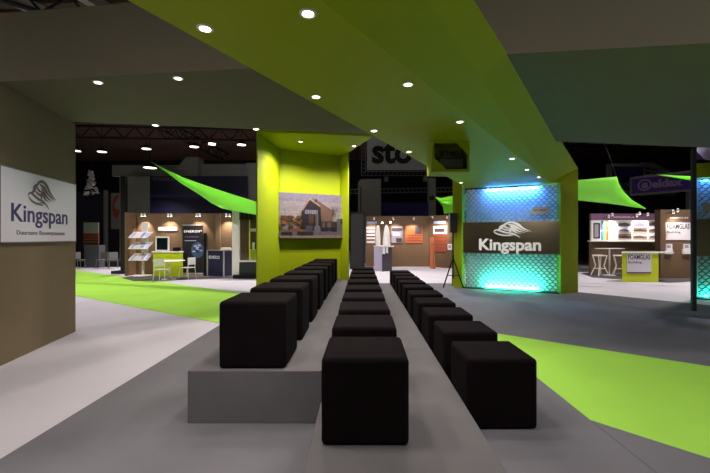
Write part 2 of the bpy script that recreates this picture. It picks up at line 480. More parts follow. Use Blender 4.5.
for i in range(70):
    cx, cy = rr.uniform(78,245), rr.uniform(235,360); r0 = rr.uniform(8,20)
    c = rr.choice([(120,78,40),(150,96,44),(92,64,44),(110,92,60),(70,52,46)])
    lay.append(([u(min(max(cx+r0*math.cos(a),70),568), cy+r0*.8*math.sin(a)) for a in [j*math.pi/3.5 for j in range(7)][::-1]], c))
for i in range(26):
    x0 = rr.uniform(470,530); y0 = rr.uniform(170,300); x1 = min(x0+rr.uniform(-35,38),566); y1 = y0-rr.uniform(30,75)
    lay.append(([u(x0,y0),u(x0+3,y0),u(x1+1.5,max(y1,54)),u(x1,max(y1,54))], (88,76,74)))
lay += [([u(245,372),u(395,372),u(385,150),u(300,85),u(235,192)], (34,26,34)),
        ([u(300,85),u(385,155),u(393,275),u(478,288),u(482,185),u(348,98)], (134,98,84)),
        ([u(310,92),u(390,150),u(482,195),u(482,185),u(348,98)], (120,86,80)),
        ([u(235,192),u(245,196),u(300,102),u(380,160),u(386,150),u(300,80)], (176,140,120)),
        (R_(390,280,520,370), (64,50,56)), (R_(340,95,358,80+40), (60,48,50)),
        (R_(262,186,362,222), (150,146,170)), (R_(290,226,330,300), (104,66,50)), (R_(345,220,368,310), (120,104,96))]
for i in range(7): lay.append((R_(268+i*14,186,271+i*14,300), (40,32,42)))
lay += [(R_(400,290,420,340), (110,92,82)), (R_(440,290,470,330), (124,100,86)), (R_(520,258,568,400), (104,100,112)), (R_(548,255,568,300), (60,56,66)),
        (R_(70,362,568,422), (124,106,118)), (R_(70,400,568,422), (168,140,136)),
        (R_(82,374,165,402), (44,32,40)), (R_(200,366,325,402), (48,36,44)), (R_(90,352,270,368), (140,92,60)),
        ([u(335,380),u(385,380),u(382,322),u(352,310),u(334,330)], (120,112,124)),
        (R_(392,335,440,366), (36,30,36)), (R_(470,330,515,368), (40,32,38)), (R_(268,318,322,370), (86,74,92))]
printed('print', lambda a, b, c: frp(s0+a, zp0+b, c), s1-s0, zp1-zp0, lay, M_photo, pic, q=.001, dim=.5)

# ---------------------------------------------------------------- steps and cubes
PU, PM, CS = .458, .21, .588
tag(prism('seating_step', [(-1.50,3.265),(-.352,3.265),(-.352,10.2),(A4.x-.05,A4.y-.02),(A3.x-.02,A3.y-.03),(-1.50,A2.y+(A3.y-A2.y)*(-1.50-A2.x)/(A3.x-A2.x)-.02)], .0065, PU, M_step, r=.006),
    'grey carpeted upper seating step in front of the green alcove', 'platform')
tag(prism('seating_step', [(-.35,1.75),(.86,1.75),(.86,11.7),(-.35,11.7)], .0065, PM, M_step, r=.006),
    'grey carpeted lower seating step between the upper step and floor', 'platform')

def cube_mesh():
    me = bpy.data.meshes.new('cube_cover'); bm = bmesh.new()
    bmesh.ops.create_cube(bm, size=CS)
    bmesh.ops.bevel(bm, geom=bm.edges[:], offset=.034, segments=4, profile=.5, affect='EDGES')
    h = CS/2
    for v in bm.verts: v.co.z += h
    for f in bm.faces: f.smooth = f.calc_area() < .1
    bm.to_mesh(me); bm.free(); me.materials.append(M_black)
    return me
CM = cube_mesh()
def seam_mesh():                          # sewn ridge round the top edge
    me = bpy.data.meshes.new('seam'); vs, fs = [], []
    h = CS/2-.012; r = .05; path = []
    for cx, cy, a0 in ((h-r,h-r,0),(-h+r,h-r,90),(-h+r,-h+r,180),(h-r,-h+r,270)):
        for k in range(5):
            a = math.radians(a0+k*22.5); path.append((cx+r*math.cos(a), cy+r*math.sin(a)))
    n = len(path)
    for i, (x, y) in enumerate(path):
        L = math.hypot(x, y); nx, ny = x/L, y/L
        for k in range(4):
            t = k*math.pi/2; vs.append((x+nx*.003*math.cos(t), y+ny*.003*math.cos(t), CS-.016+.003*math.sin(t)))
    for i in range(n):
        j = (i+1) % n
        for k in range(4): fs.append((i*4+k, j*4+k, j*4+(k+1)%4, i*4+(k+1)%4))
    me.from_pydata(vs, [], fs); me.materials.append(M_black)
    return me
SM = seam_mesh()
def cube(x, y, z, label, group, rz):
    t = thing('cube_stool', label, 'stool', (x, y, z), rz, group)
    a = bpy.data.objects.new('cover', CM); C.objects.link(a); a.parent = t
    b = bpy.data.objects.new('seam', SM); C.objects.link(b); b.parent = t
rj = random.Random(3)
for i in range(8):
    cube(-.957, 3.31+.905*i+CS/2, PU, 'black cube stool on the upper step, %s from its front edge' % ordinal(i), 'cube stools on the upper step', rj.uniform(-.015,.015))
for i, d in enumerate([2.53,3.41,4.25,5.09,5.98,6.93,7.88,8.88,9.98]):
    cube(.023, d+CS/2, PM, 'black cube stool on the lower step, %s from its front edge' % ordinal(i), 'cube stools on the lower step', rj.uniform(-.015,.015))
for i in range(10):
    cube(1.165, 3.15+.91*i+CS/2, .0065, 'black cube stool on the floor along the step, %s from the green wedge' % ordinal(i), 'cube stools along the lower step', rj.uniform(-.012,.012))

# ---------------------------------------------------------------- lit mesh walls
def mesh_sheet(name, fr, s0, s1, t0, t1, q, m, parent, cw=.148, rh=.082, back=0.0):
    rows = int(round((t1-t0)/rh)); rh = (t1-t0)/rows
    cols = max(1, int(round((s1-s0)/cw))); cw = (s1-s0)/cols
    vs, fs = [], []; N = cols*6
    for j in range(rows+1):
        z = t0+j*rh; sgn = 1 if j % 2 else -1
        k = len(vs)
        for i in range(N+1):
            s = s0+(s1-s0)*i/N
            o = sgn*math.cos(2*math.pi*i/6)*rh*.5*.62
            zz = z+o
            hw = .0155
            vs.append(fr(s, min(max(zz-hw,t0-.01),t1+.01), q+.012)); vs.append(fr(s, min(max(zz+hw,t0-.01),t1+.01), q-.012))
        for i in range(N): fs.append((k+2*i, k+2*i+2, k+2*i+3, k+2*i+1))
    return mk(name, vs, fs, m, parent, True)
def lit_wall(P, Q, label, power, full):
    u = (Q-P).normalized(); L = (Q-P).length
    fr0 = frame_m((P.x,P.y,0), (u.x,u.y,0), (0,0,1))
    sg = 1 if (fr0(0,0,1)-fr0(0,0,0)).y < 0 else -1
    fr = lambda s, t, q=0.0: fr0(s, t, q*sg)
    t = thing('mesh_display_wall', label, 'display wall', tuple(fr(L/2,0,-.1)))
    zt, zm1, zm0 = ZS-.012, 2.10, 1.12
    plate('backing_panel', fr, (.02,L-.02), (.0065,zt), (-.34,-.30), mat('mesh_backing', (200,204,206), .6), t)
    plate('plinth', fr, (0.0,L), (.0065,.04), (-.30,.0), M_dsteel, t)
    mesh_sheet('mesh_panel', fr, .03, L-.03, zm1, zt-.03, 0, M_mesh, t)
    mesh_sheet('mesh_panel', fr, .03, L-.03, .06, zm0, 0, M_mesh, t)
    plate('edge_rail', fr, (.02,L-.02), (zm1-.012,zm1), (-.02,.012), M_alu, t)
    plate('edge_rail', fr, (.02,L-.02), (zm0,zm0+.012), (-.02,.012), M_alu, t)
    plate('steel_band', fr, (0,L), (zm0+.012,zm1-.012), (-.03,.0), M_metal, t)
    for s in (0.0, L):        # mesh returns at the two ends
        f2 = (lambda a, b, c, s=s: fr(s+c*(1 if s else -1)*.2, b, -a))
        mesh_sheet('end_mesh', f2, .0, .29, .06, zm0, 0, M_mesh, t, cw=.07)
        mesh_sheet('end_mesh', f2, .0, .29, zm1, zt-.03, 0, M_mesh, t, cw=.07)
    for (s_, z_) in ((.7,1.30+.85),(2.05,2.15)):
        pass
    mb = mat('blue_tube_%d' % full, (62,140,250), .4, emit=115*power); mt = mat('teal_tube_%d' % full, (48,240,206), .4, emit=200*power)
    a, b = (.24*L, .80*L) if full else (.04*L, .7*L)
    plate('blue_light_bar', fr, (a,b), (zt-.09,zt-.04), (-.20,-.14), mb, t)
    plate('teal_light_bar', fr, (a,b), (.07,.12), (-.20,-.14), mt, t)
    if full:
        k0, k1 = on_line(P, Q, 479.1), on_line(P, Q, 541.2)
        zc = 1.6-(250-238)/F*11.5
        text('lettering', 'Kingspan', M_letw, fr, k0, zc, k1-k0, .34, t, q=.001, thick=.02, bold=.03)
        e0, e1 = on_line(P, Q, 493), on_line(P, Q, 531.5)
        emblem('emblem', fr, e0, 1.6, e1-e0, .475, M_letw, t, .012, 1.35)
        g0, g1 = on_line(P, Q, 531.5), on_line(P, Q, 550)
        fr2 = lambda a, b, c=0.0: fr(a, b, c)
        plate('name_plate', fr, (g0,g1), (2.29,2.50), (.02,.032), mat('plate_tan', (176,166,160), .5), t)
        text('lettering', 'BENCHMARK', mat('plate_ink', (60,56,70), .5), fr, g0+.05, 2.38, (g1-g0)*.72, .06, t, q=.033, thick=.002, bold=.01)
    else:
        plate('name_plate', fr, (.12,.42), (2.26,2.50), (.02,.032), mat('plate_tan', (176,166,160), .5), t)
        emblem('emblem', fr, .35, 1.45, .9, .5, M_letw, t, .012)
    return t
lit_wall(LW0, LW1, 'blue and teal lit mesh wall with steel band and white lettering', 1.0, True)
Q0, Q1 = Vector((8.72,9.9)), Vector((10.9,8.55))
lit_wall(Q0, Q1, 'lit mesh wall seen past the slim dark post beside the brown booth', .14, False)
hd = thing('green_header', 'olive green header panel above the lit mesh wall by the slim post', 'panel', (9.7,9.3,ZS))
slab('panel', [(Q0.x-.03,Q0.y+.02,ZS+.0),(Q1.x,Q1.y,ZS),(Q1.x,Q1.y,H-.01),(Q0.x-.03,Q0.y+.02,H-.01)], .3, M_green, hd, True)
lp = thing('lilac_panel', 'lilac and white folded panel above the olive green header', 'panel', (9.9,9.6,3.73))
slab('lower_panel', [at(694.5,159,10.1),at(711,161,9.6),at(711,152,9.6),at(694.5,150,10.1)], .05, M_purp, lp, True)
slab('upper_panel', [at(696,150.5,10.05),at(704.5,159.5,9.7),at(720,160,9.3),at(720,146,9.3),at(697,147.5,10.05)], .05, M_purpwh, lp, True)

# ---------------------------------------------------------------- downlights
def downlight(px, py, z, label, group, W=DOWN_W, deg=120, r=.043, col=(1,.93,.88), aim=None):
    p = gnd(px, py, z)
    t = thing('ceiling_downlight', label, 'downlight', (p.x,p.y,z), 0, group)
    lathe('trim_ring', [(r+.018,0),(r+.018,-.006),(r,-.01),(r-.004,0)], (0,0,-.0005), M_white, t, n=20)
    lathe('lens', [(r-.006,-.002),(r-.006,-.006)], (0,0,-.0005), M_lamp, t, n=20)
    spot(t, (p.x,p.y,z-.03), W, deg, col, aim)
for (x, y) in ((205,28),(308,13),(316,96.5),(408,84),(374,130.5),(460,121.5),(409,151.6),(512,158.5),(461,182.5),(538.7,177),(527,169.5)):
    downlight(x, y, ZS, 'round recessed downlight glowing in the green beam soffit', 'downlights in the green beam', W=DOWN_W*(1.0 if x in (512,527,538.7) else 1), aim=(4.4,11.4,1.5) if x in (512,527,538.7) else None, deg=62 if x in (512,527,538.7) else 120)
for (x, y) in ((98,82),(178,78),(155.5,125),(256,128.8)):
    downlight(x, y, H, 'round recessed downlight glowing in the grey canopy', 'downlights in the grey canopy', W=DOWN_W*.7)
for (x, y) in ((300.5,141.5),(354,146)):
    downlight(x, y, ZA, 'round recessed downlight glowing in the alcove soffit', 'downlights in the alcove', W=DOWN_W*3.8, deg=150)

# ---------------------------------------------------------------- loudspeaker on tripod
sx, sd = (453-HX)/F*12.25, 12.25
st = thing('speaker_stand', 'black tripod stand beside the lit mesh wall', 'stand', (sx,sd,.0065))
tubes('pole', [((sx,sd,.3),(sx,sd,1.2),.028),((sx,sd,1.2),(sx,sd,1.775),.022)], M_blk, st, True)
lathe('collar', [(.035,0),(.035,.1)], (sx,sd,.95), M_blk, st, True, n=12)
for k in range(3):
    a = math.radians(200+120*k); e = Vector((sx+.36*math.cos(a), sd+.36*math.sin(a), .02))
    tubes('leg', [((sx,sd,.97),e,.022)], M_blk, st, True)
    tubes('brace', [((sx,sd,.4),(sx+.21*math.cos(a),sd+.21*math.sin(a),.40),.014)], M_blk, st, True)
sp = thing('loudspeaker', 'black loudspeaker on the tripod stand', 'speaker', (sx,sd,1.775))
box('cabinet', (sx-.12,sx+.11), (sd-.12,sd+.12), (1.776,2.40), M_blk, sp, True, r=.02)
box('grille', (sx-.1,sx+.09), (sd-.128,sd-.118), (1.81,2.36), mat('grille', (26,26,28), .8), sp, True, r=.004)

# ---------------------------------------------------------------- fabric sails
def sail(name, label, pts, sag=.0):           # grid of 4 corners (a,b,c,d) with curved edges
    a, b, c, d = [Vector(p) for p in pts]; N = 14; vs, fs = [], []
    ctr = (a+b+c+d)/4
    for i in range(N+1):
        for j in range(N+1):
            s, t = i/N, j/N
            p = a*(1-s)*(1-t)+b*s*(1-t)+c*s*t+d*(1-s)*t
            e = max(abs(s-.5), abs(t-.5))*2
            pull = sag*(4*s*(1-s)*(1 if True else 0)*(abs(t-.5)*2)**2+4*t*(1-t)*(abs(s-.5)*2)**2)
            vs.append(p+(ctr-p)*pull)
    for i in range(N):
        for j in range(N): fs.append((i*(N+1)+j,(i+1)*(N+1)+j,(i+1)*(N+1)+j+1,i*(N+1)+j+1))
    o = mk(name, vs, fs, M_sail, None, smooth=True)
    md = o.modifiers.new('cloth', 'SOLIDIFY'); md.thickness = .006
    return tag(o, label, 'sail')
def strip_sail(label, top, bot):              # curved sail between two edge lines [(px,py,d)]
    n = len(top); vs, fs = [], []
    for k in range(n):
        for t in range(7):
            a, b = at(*top[k]), at(*bot[k]); p = a.lerp(b, t/6); vs.append(p+Vector((0,.12*math.sin(math.pi*t/6),0)))
    for k in range(n-1):
        for t in range(6): fs.append((k*7+t,(k+1)*7+t,(k+1)*7+t+1,k*7+t+1))
    o = mk('shade_sail', vs, fs, M_sail, None, smooth=True)
    o.modifiers.new('cloth', 'SOLIDIFY').thickness = .006
    return tag(o, label, 'sail')
strip_sail('lime fabric sail stretched down towards the display window',
     [(151,161.5,15.5),(164,168.5,15.1),(182,177,14.6),(200,183.5,14.1),(216,189,13.6),(231.5,194,13.2),(246,198.5,12.8),(262,203.5,12.4)],
     [(151,161.8,15.5),(164,170.5,15.1),(182,184,14.6),(200,195,14.1),(211,203,13.8),(222,208.5,13.5),(233,211,13.3),(264,216,12.6)])
strip_sail('wide lime fabric sail hanging behind the lit mesh wall',
     [(436,197,14.6),(441,198,14.6),(454,195.6,14.4),(500,189,14),(560,181.5,13.6),(579,180,13.5),(616.8,176.7,13.2),(619,184,13.2),(624,192,13.1),(632,200,13.0),(646,208.3,12.9)],
     [(436,197.3,14.6),(443,207,14.6),(444,214,14.4),(500,207,14),(560,202,13.6),(579,200.5,13.5),(608,203.5,13.2),(613,204.2,13.2),(624,205.6,13.1),(632,207,13.0),(646,208.9,12.9)])
strip_sail('thin lime sail tip in front of the purple sign',
     [(660,174.6,13),(676,175.6,12.8),(700,176.8,12.5)], [(660,175,13),(676,177.6,12.8),(700,182.2,12.5)])
RL = ['thin rope pulling the tip of the sail by the display window', 'thin rope lifting the peak of the wide lime sail', 'thin rope holding the wide sail beside the loudspeaker', 'thin rope holding the sail tip by the purple sign']
for (p, q_) in ((at(151,161.6,15.5), at(128,134,18)),(at(616.8,177,13.2), at(560,20,14)),(at(437,197.2,14.6), at(420,40,16)),(at(700,178,12.5), at(760,90,12)),):
    tag(tubes('sail_rope', [(p, q_, .008)], M_blk), RL.pop(0), 'rope', 'ropes of the fabric sails')

# ---------------------------------------------------------------- unseen floodlights added on the canopy roof to brighten the sails
def added_flood(x, y, target, W, label):
    p = Vector((x, y, H+.86+.28)); v = (Vector(target)-p).normalized()
    t = thing('floodlight', label, 'floodlight', (x,y,H+.861), 0, 'added floodlights on the canopy roof')
    tubes('head', [(p-v*.1, p+v*.08, .08, .12)], M_blk, t, True, n=12)
    tubes('lens', [(p+v*.081, p+v*.09, .11)], M_lamp, t, True, n=12)
    tubes('yoke', [((x,y,H+.862), (x,y,H+.862+.28), .02)], M_blk, t, True, n=6)
    spot(t, p+v*.12, W, 42, (1,.97,.9), target, .08, .5)
added_flood(-3.9, 6.4, at(215,194,13.8), ADDED_FLOOD_W, 'added unseen black floodlight on the canopy roof towards the sail by the display window')
added_flood(8.2, 8.0, at(600,192,13.3), ADDED_FLOOD_W*.5, 'added unseen black floodlight on the canopy roof towards the wide sail')

# ---------------------------------------------------------------- hall pendants, seen and added
def pendant(x, y, z, label, group, W=HALL_W, deg=112):
    t = thing('pendant_lamp', label, 'pendant lamp', (x,y,z), 0, group)
    lathe('shade', [(.1,.32),(.14,.3),(.34,.04),(.36,0.0),(.33,.0),(.30,.05)], (0,0,0), M_dsteel, t, n=16)
    lathe('lens', [(.31,.03),(.31,.01)], (0,0,0), M_hlamp, t, n=16)
    tubes('stem', [((0,0,.31),(0,0,10.98-z),.02)], M_dsteel, t, n=6)
    spot(t, (x,y,z-.05), W, deg, (1,.95,.97), rad=.3, blend=.6)
for (px, py, d) in ((76,151,28),(102,152,28),(146.5,149,28),(194,147,28),(241.5,145,28),(150,168,20)):
    p = at(px, py, d); pendant(p.x, p.y, p.z, 'dark pendant lamp hanging over the far left of the hall', 'pendant lamps of the hall')
for (x, y, k) in ((-9,2,.75),(-11,11,1.9),(-4,16,1.9),(2.5,16,1.9),(12,12.5,2.0),(9.5,1,1.0),(0,-4,1.1),(-6,-4,.8),(7,-5,.35),(16,5,1.3)):  # extra pendants out of view, added to light the floors and canopy
    pendant(x, y, 8.2, 'added unseen dark pendant lamp hanging high above the stand', 'added pendant lamps above the stand', HALL_W*k, 155 if y < 2 else 112)

p = at(212,144,28); v = Vector((.35,-.5,-.8)).normalized()
t = thing('hall_floodlight', 'tilted rectangular floodlight hanging under the hall roof', 'floodlight', tuple(p))
qv = v.to_track_quat('Z','Y').to_matrix()
for nm, hx, z0, z1, m_ in (('housing',.27,-.12,0,M_dsteel),('lens',.24,.001,.012,M_hlamp)):
    mk(nm, [p+qv@Vector((a*hx,b*.1,z)) for z in (z0,z1) for a, b in ((-1,-1),(1,-1),(1,1),(-1,1))], BF, m_, t, True)
tubes('stem', [(p, (p.x,p.y,10.98), .02)], M_dsteel, t, True, n=6)

# ---------------------------------------------------------------- roof trusses
def truss(p, q, label, h=.9):
    p, q = Vector(p), Vector(q); L = (q-p).length; n = int(L/1.6); up = Vector((0,0,h))
    t = thing('roof_truss', label, 'truss', tuple((p+q)/2), 0, 'roof trusses')
    M_tr = mat('truss_black', (24,21,20), .7)
    tubes('bottom_chord', [(p,q,.09)], M_tr, t, True, n=6); tubes('top_chord', [(p+up,q+up,.09)], M_tr, t, True, n=6)
    seg = []
    for i in range(n):
        a, b = p.lerp(q, i/n), p.lerp(q, (i+1)/n)
        seg.append((a, (a+b)/2+up, .05)); seg.append(((a+b)/2+up, b, .05))
    tubes('web', seg, M_tr, t, True, n=5)
TL = 'steel lattice truss under the battened hall roof'
for (a, b) in (((-30,10,9.6),(4,26,9.6)), ((-14,11.5,9.7),(-4,20,9.7)), ((-30,21,9.4),(30,24,9.4)), ((-30,29,9.4),(30,33,9.4)), ((-16,8,9.5),(-14,40,9.5))):
    truss(a, b, TL)

for k, (a, b, lb) in enumerate((((4,0),(33,13.5),'pale grey roof beam above the brown wall with the sign'), ((82,0),(99,10),'pale grey roof beam ending behind the green beam'))):
    p, q_ = gnd(a[0],a[1],10.4), gnd(b[0],b[1],10.4); v = (q_-p).normalized(); n_ = Vector((-v.y,v.x,0))*.16
    p, q_ = p-v*8, q_+v*9
    t = thing('roof_beam', lb, 'beam', tuple((p+q_)/2))
    mk('flange', [p-n_,q_-n_,q_+n_,p+n_]+[c+Vector((0,0,.05)) for c in (p-n_,q_-n_,q_+n_,p+n_)], BF, mat('roof_grey', (150,146,142), .7), t, True)
    n2 = n_*.2
    mk('web', [c+Vector((0,0,.051)) for c in (p-n2,q_-n2,q_+n2,p+n2)]+[c+Vector((0,0,.49)) for c in (p-n2,q_-n2,q_+n2,p+n2)], BF, MATS['roof_grey'], t, True)

# ---------------------------------------------------------------- far booths: shared builders
def trackspot(px, py, d, target, group, W=SPOT_W, label='small white track spotlight clipped to the booth wall top', arm=.3):
    p = at(px, py, d)
    t = thing('track_spotlight', label, 'spotlight', tuple(p), 0, group)
    v = (Vector(target)-p).normalized()
    tubes('lamp_head', [(p-v*.06, p+v*.05, .035, .05)], M_white, t, True, n=10)
    tubes('lens', [(p+v*.051, p+v*.058, .042)], M_lamp, t, True, n=10)
    tubes('arm', [(p, p+Vector((0,arm,-.06)), .012)], M_dsteel, t, True, n=6)
    spot(t, p+v*.07, W, 75, (1,.84,.7), target, .03)
def fr_front(d): return lambda s, t, q=0.0: Vector((s, d-q, t))      # frontal plane, q towards the eye
def pxs(px, d): return (px-HX)/F*d
def pz(py, d): return EYE-(py-HY)/F*d
def rect(name, x0, y0, x1, y1, d, th, m, parent=None, r=0.0):          # frontal plate from its pixels at distance d
    return box(name, (pxs(x0,d),pxs(x1,d)), (d,d+th), (pz(y1,d),pz(y0,d)), m, parent, parent is not None, r)
def chair(x, y, rz, label, group=None):
    t = thing('side_chair', label, 'chair', (x,y,.0), rz, group)
    box('seat', (-.21,.21), (-.21,.21), (.43,.455), M_white, t, r=.01)
    box('backrest', (-.2,.2), (.19,.22), (.56,.84), M_white, t, r=.008)
    for (a, b) in ((-1,-1),(1,-1),(-1,1),(1,1)):
        tubes('leg', [((a*.19,b*.19,.43),(a*.22,b*.23,.01),.014)], M_white, t)
    for a in (-1,1): tubes('back_post', [((a*.19,.19,.455),(a*.185,.205,.6),.012)], M_white, t)

# ---------------------------------------------------------------- left booth
D = 16.6
tag(box('wall_booth_left', (-9.99,pxs(252,D)), (D,D+.15), (.0,2.68), M_brown), kind='structure')
tag(box('wall_booth_wing', (-9.99,-9.87), (16.0,D), (.0,2.68), M_brown), kind='structure')
tag(rect('trim_5', 215.5, 213.5, 220, 274, D-.1, .1, mat('pilaster', (110,92,64), .8)), kind='structure')
carpet('booth_carpet', [(pxs(127.5,15.6),15.2),(pxs(150,14.0)-.6,14.0),(pxs(236,14.6),15.1),(pxs(258,D),D),(pxs(127.5,15.6),D)], .010, M_booth,
       'dark grey carpet of the booth with the lime counter')
sg_ = thing('wall_sign', 'slim white sign strip on the brown wall above the framed monitor', 'sign', tuple(at(167,231,D)))
rect('panel', 158, 227, 177, 230.7, D-.04, .038, M_white, sg_)
ls = thing('literature_stand', 'white brochure stand with three tilted trays and round foot', 'stand', (pxs(142.5,16),16,.01))
px_ = pxs(142.5,16)
lathe('foot', [(.36,0),(.36,.015),(.1,.03)], (px_,16,.011), M_white, ls, True)
box('post', (px_-.03,px_+.05), (16,16.05), (.04,1.0), M_white, ls, True)
box('back_board', (px_-.06,px_+.2), (16.05,16.08), (.7,2.25), M_whitep, ls, True)
for (y0, y1) in ((231.7,237.6),(242,248.6),(253.5,260)):
    z1, z0 = pz(y0,15.9), pz(y1,15.9); xa, xb = pxs(129,15.8), pxs(150,15.8)
    tr = mk('tray', [(xa,15.72,z0),(xb-.08,15.72,z0),(xb,16.04,z1),(xa+.08,16.04,z1),(xa,15.72,z0-.02),(xb-.08,15.72,z0-.02),(xb,16.04,z1-.02),(xa+.08,16.04,z1-.02)],
            [f[::-1] for f in BF], M_white, ls, True)
    for k in range(4):
        a = xa+.06+k*.2; mk('brochure', [(a,15.735,z0+.012),(a+.15,15.735,z0+.012),(a+.2,15.98,z1-.03),(a+.05,15.98,z1-.03)], [(0,1,2,3)],
            mat('brochure_%d' % (k % 3), [(176,180,206),(214,206,200),(150,140,170)][k % 3], .5), tr, False).location = -ls.location
cn = thing('lime_counter', 'lime green reception counter with white top in the left booth', 'counter', (pxs(168,15.8),16,.01))
ca, cb = pxs(153,15.8), pxs(183,15.8)
prism('body', [(ca,15.8),(cb,15.8),(cb-.2,16.2),(ca-.2,16.2)], .011, pz(252.6,15.8), M_lime, cn, True)
prism('top', [(ca-.04,15.77),(cb+.04,15.77),(cb-.17,16.24),(ca-.25,16.24)], pz(252.6,15.8), pz(251.4,15.8), M_white, cn, True)
zt = pz(251.4,15.8)
mo = thing('monitor', 'dark monitor in a white frame on the lime counter', 'monitor', (pxs(162,16),16,zt))
xa, xb = pxs(155.3,16), pxs(169,16)
box('frame', (xa,xb), (16,16.05), (zt+.001,zt+.62), M_white, mo, True, r=.008)
box('screen', (xa+.06,xb-.06), (15.99,15.999), (zt+.06,zt+.56), M_screen, mo, True)
pj = thing('desk_device', 'small black device on the lime counter beside the framed monitor', 'device', (pxs(176,16),16,zt))
box('body', (pxs(173,16),pxs(179,16)), (15.95,16.2), (zt+.001,zt+.17), M_blk, pj, True, r=.03)
tubes('lens', [((pxs(176,16),15.945,zt+.09),(pxs(176,16),15.92,zt+.09),.05)], M_screen, pj, True, n=14)
tx, ty = pxs(169,14.6), 14.6
tb = thing('round_table', 'low round white table between two white chairs', 'table', (tx,ty,.0105))
lathe('top', [(.55,0),(.56,.012),(.55,.025)], (tx,ty,.715), M_white, tb, True, n=32)
tubes('pedestal', [((tx,ty,.03),(tx,ty,.715),.035)], M_white, tb, True)
lathe('foot', [(.26,0),(.26,.012),(.05,.03)], (tx,ty,.011), M_white, tb, True)
chair(pxs(163.5,14.1), 14.0, math.pi, 'white chair with its back towards the green carpet band')
chair(pxs(185,14.7), 14.9, -math.pi/2-.3, 'white chair seen side-on by the dark roll-up banner')
def banner(x0, x1, y0, y1, d, label, txt, tsx):
    t = thing('rollup_banner', label, 'banner', (pxs((x0+x1)/2,d),d,.01))
    zb = pz(y1,d)
    box('base', (pxs(x0,d),pxs(x1,d)), (d-.1,d+.15), (.011,.09), M_alu, t, True, r=.01)
    rect('sheet', x0, y0, x1, y1-1.5, d, .01, mat('banner_black', (16,14,26), .5), t)
    rect('top_rail', x0, y0-.6, x1, y0+.8, d-.01, .03, M_alu, t)
    return t
bn_ = banner(182.5, 203, 225, 274.4, 16.44, 'black roll-up banner with a blue globe and white lettering', 0, 0)
f16 = fr_front(16.44)
text('lettering', 'ENERGY²', M_letw, f16, pxs(184,16.44), pz(232.5,16.44), pxs(202,16.44)-pxs(184,16.44), .1, bn_, q=.002, thick=.002, bold=.014)
gl = []
cx, cz, r0 = pxs(197.5,16.44)-pxs(182.5,16.44), pz(250,16.44), .34
gl.append(([(cx+r0*math.cos(a)*.8, cz+r0*math.sin(a)) for a in [k*math.pi/12 for k in range(24)]], (60,84,130)))
for k in range(14):
    a, rr_ = rr.uniform(0,6.28), rr.uniform(0,.24); bx, bz = cx+rr_*math.cos(a)*.8, cz+rr_*math.sin(a)
    gl.append(([(bx+.06*math.cos(b)*1.3, bz+.035*math.sin(b)) for b in [j*math.pi/3 for j in range(6)]], rr.choice([(150,170,200),(36,52,96),(190,200,214)])))
gl.append(([(.1,pz(237.3,16.44)),(.7,pz(237.3,16.44)),(.7,pz(236.5,16.44)),(.1,pz(236.5,16.44))], (110,80,150)))
gl.append(([(.1,pz(241,16.44)),(.6,pz(241,16.44)),(.6,pz(240.3,16.44)),(.1,pz(240.3,16.44))], (170,170,180)))
printed('print', lambda a, b, c: f16(pxs(182.5,16.44)+a, b, c), 1, 1, gl, M_print, bn_, q=.002)
dp = thing('info_stand', 'narrow dark display panel between the banner and navy counter', 'panel', (pxs(204.7,16.3),16.3,.01))
rect('sheet', 203.6, 233, 206.3, 274, 16.1, .04, M_blk, dp); rect('foot', 203.4, 273, 206.6, 275.7, 16.0, .25, M_blk, dp)
nc = thing('navy_counter', 'navy blue counter with pale metal frame and white lettering', 'counter', (pxs(219,15.5),15.6,.01))
x0, x1, xm = pxs(206,15.4), pxs(232.5,15.7), pxs(223.8,15.2)
z1 = pz(250,15.4)
C0, C1, C2, C3 = (x0,15.55), (xm,15.2), (x1,15.7), (x0+.45,16.1)
prism('top', [C0,C1,C2,C3], z1-.03, z1, M_alu, nc, True)
prism('plinth', [C0,C1,C2,C3], .011, .06, M_alu, nc, True)
for (p, q_) in ((C0,C1),(C1,C2)):
    slab('panel', [(p[0],p[1],.06),(q_[0],q_[1],.06),(q_[0],q_[1],z1-.03),(p[0],p[1],z1-.03)], .02, M_navy, nc, True)
for c in (C0,C1,C2): box('corner_post', (c[0]-.025,c[0]+.025), (c[1]-.025,c[1]+.025), (.011,z1-.001), M_alu, nc, True)
cu_ = Vector((C1[0]-C0[0],C1[1]-C0[1])).normalized()
frc = frame_m((C0[0],C0[1],0), (cu_.x,cu_.y,0), (0,0,1))
text('lettering', 'SCHÜCO', M_letw, frc, .07, pz(258.5,15.4), .58, .11, nc, q=.003, thick=.002, bold=.018)
bx_ = thing('leaflet_box', 'low cream leaflet box on the navy counter', 'box', (pxs(225.5,15.5),15.6,z1))
box('tray', (pxs(220.5,15.5),pxs(230,15.5)), (15.5,15.75), (z1+.001,z1+.06), mat('cream', (222,206,160), .6), bx_, True)
box('leaflet', (pxs(221,15.5),pxs(229,15.5)), (15.52,15.73), (z1+.061,z1+.10), M_whitep, bx_, True)
# display window
dw = thing('display_window', 'grey framed display window unit beside the green alcove', 'window display', (pxs(246,14.9),15,.01))
d_ = 14.9
rect('corner_post', 232, 206.5, 239, 276, d_, .12, mat('pale_frame', (222,218,208), .4), dw)
rect('header', 239, 208, 268, 211, d_, .1, mat('pale_frame', (0,0,0)), dw)
rect('louvre_panel', 239.3, 211, 268, 220, d_+.02, .06, mat('dark_green', (24,34,26), .5), dw)
for k in range(5): rect('louvre', 241+k*4.4, 212, 244+k*4.4, 219, d_, .02, M_blk, dw)
rect('lower_panel', 239.3, 262, 268, 275, d_+.01, .08, mat('dark_green', (0,0,0)), dw)
rect('sill', 239, 260.6, 268, 262, d_-.02, .12, mat('pale_frame', (0,0,0)), dw)
rect('pane', 240, 220, 268, 260.6, d_+.05, .01, M_glass, dw)
rect('mullion', 249, 220, 249.8, 260.6, d_+.02, .05, M_lime, dw)
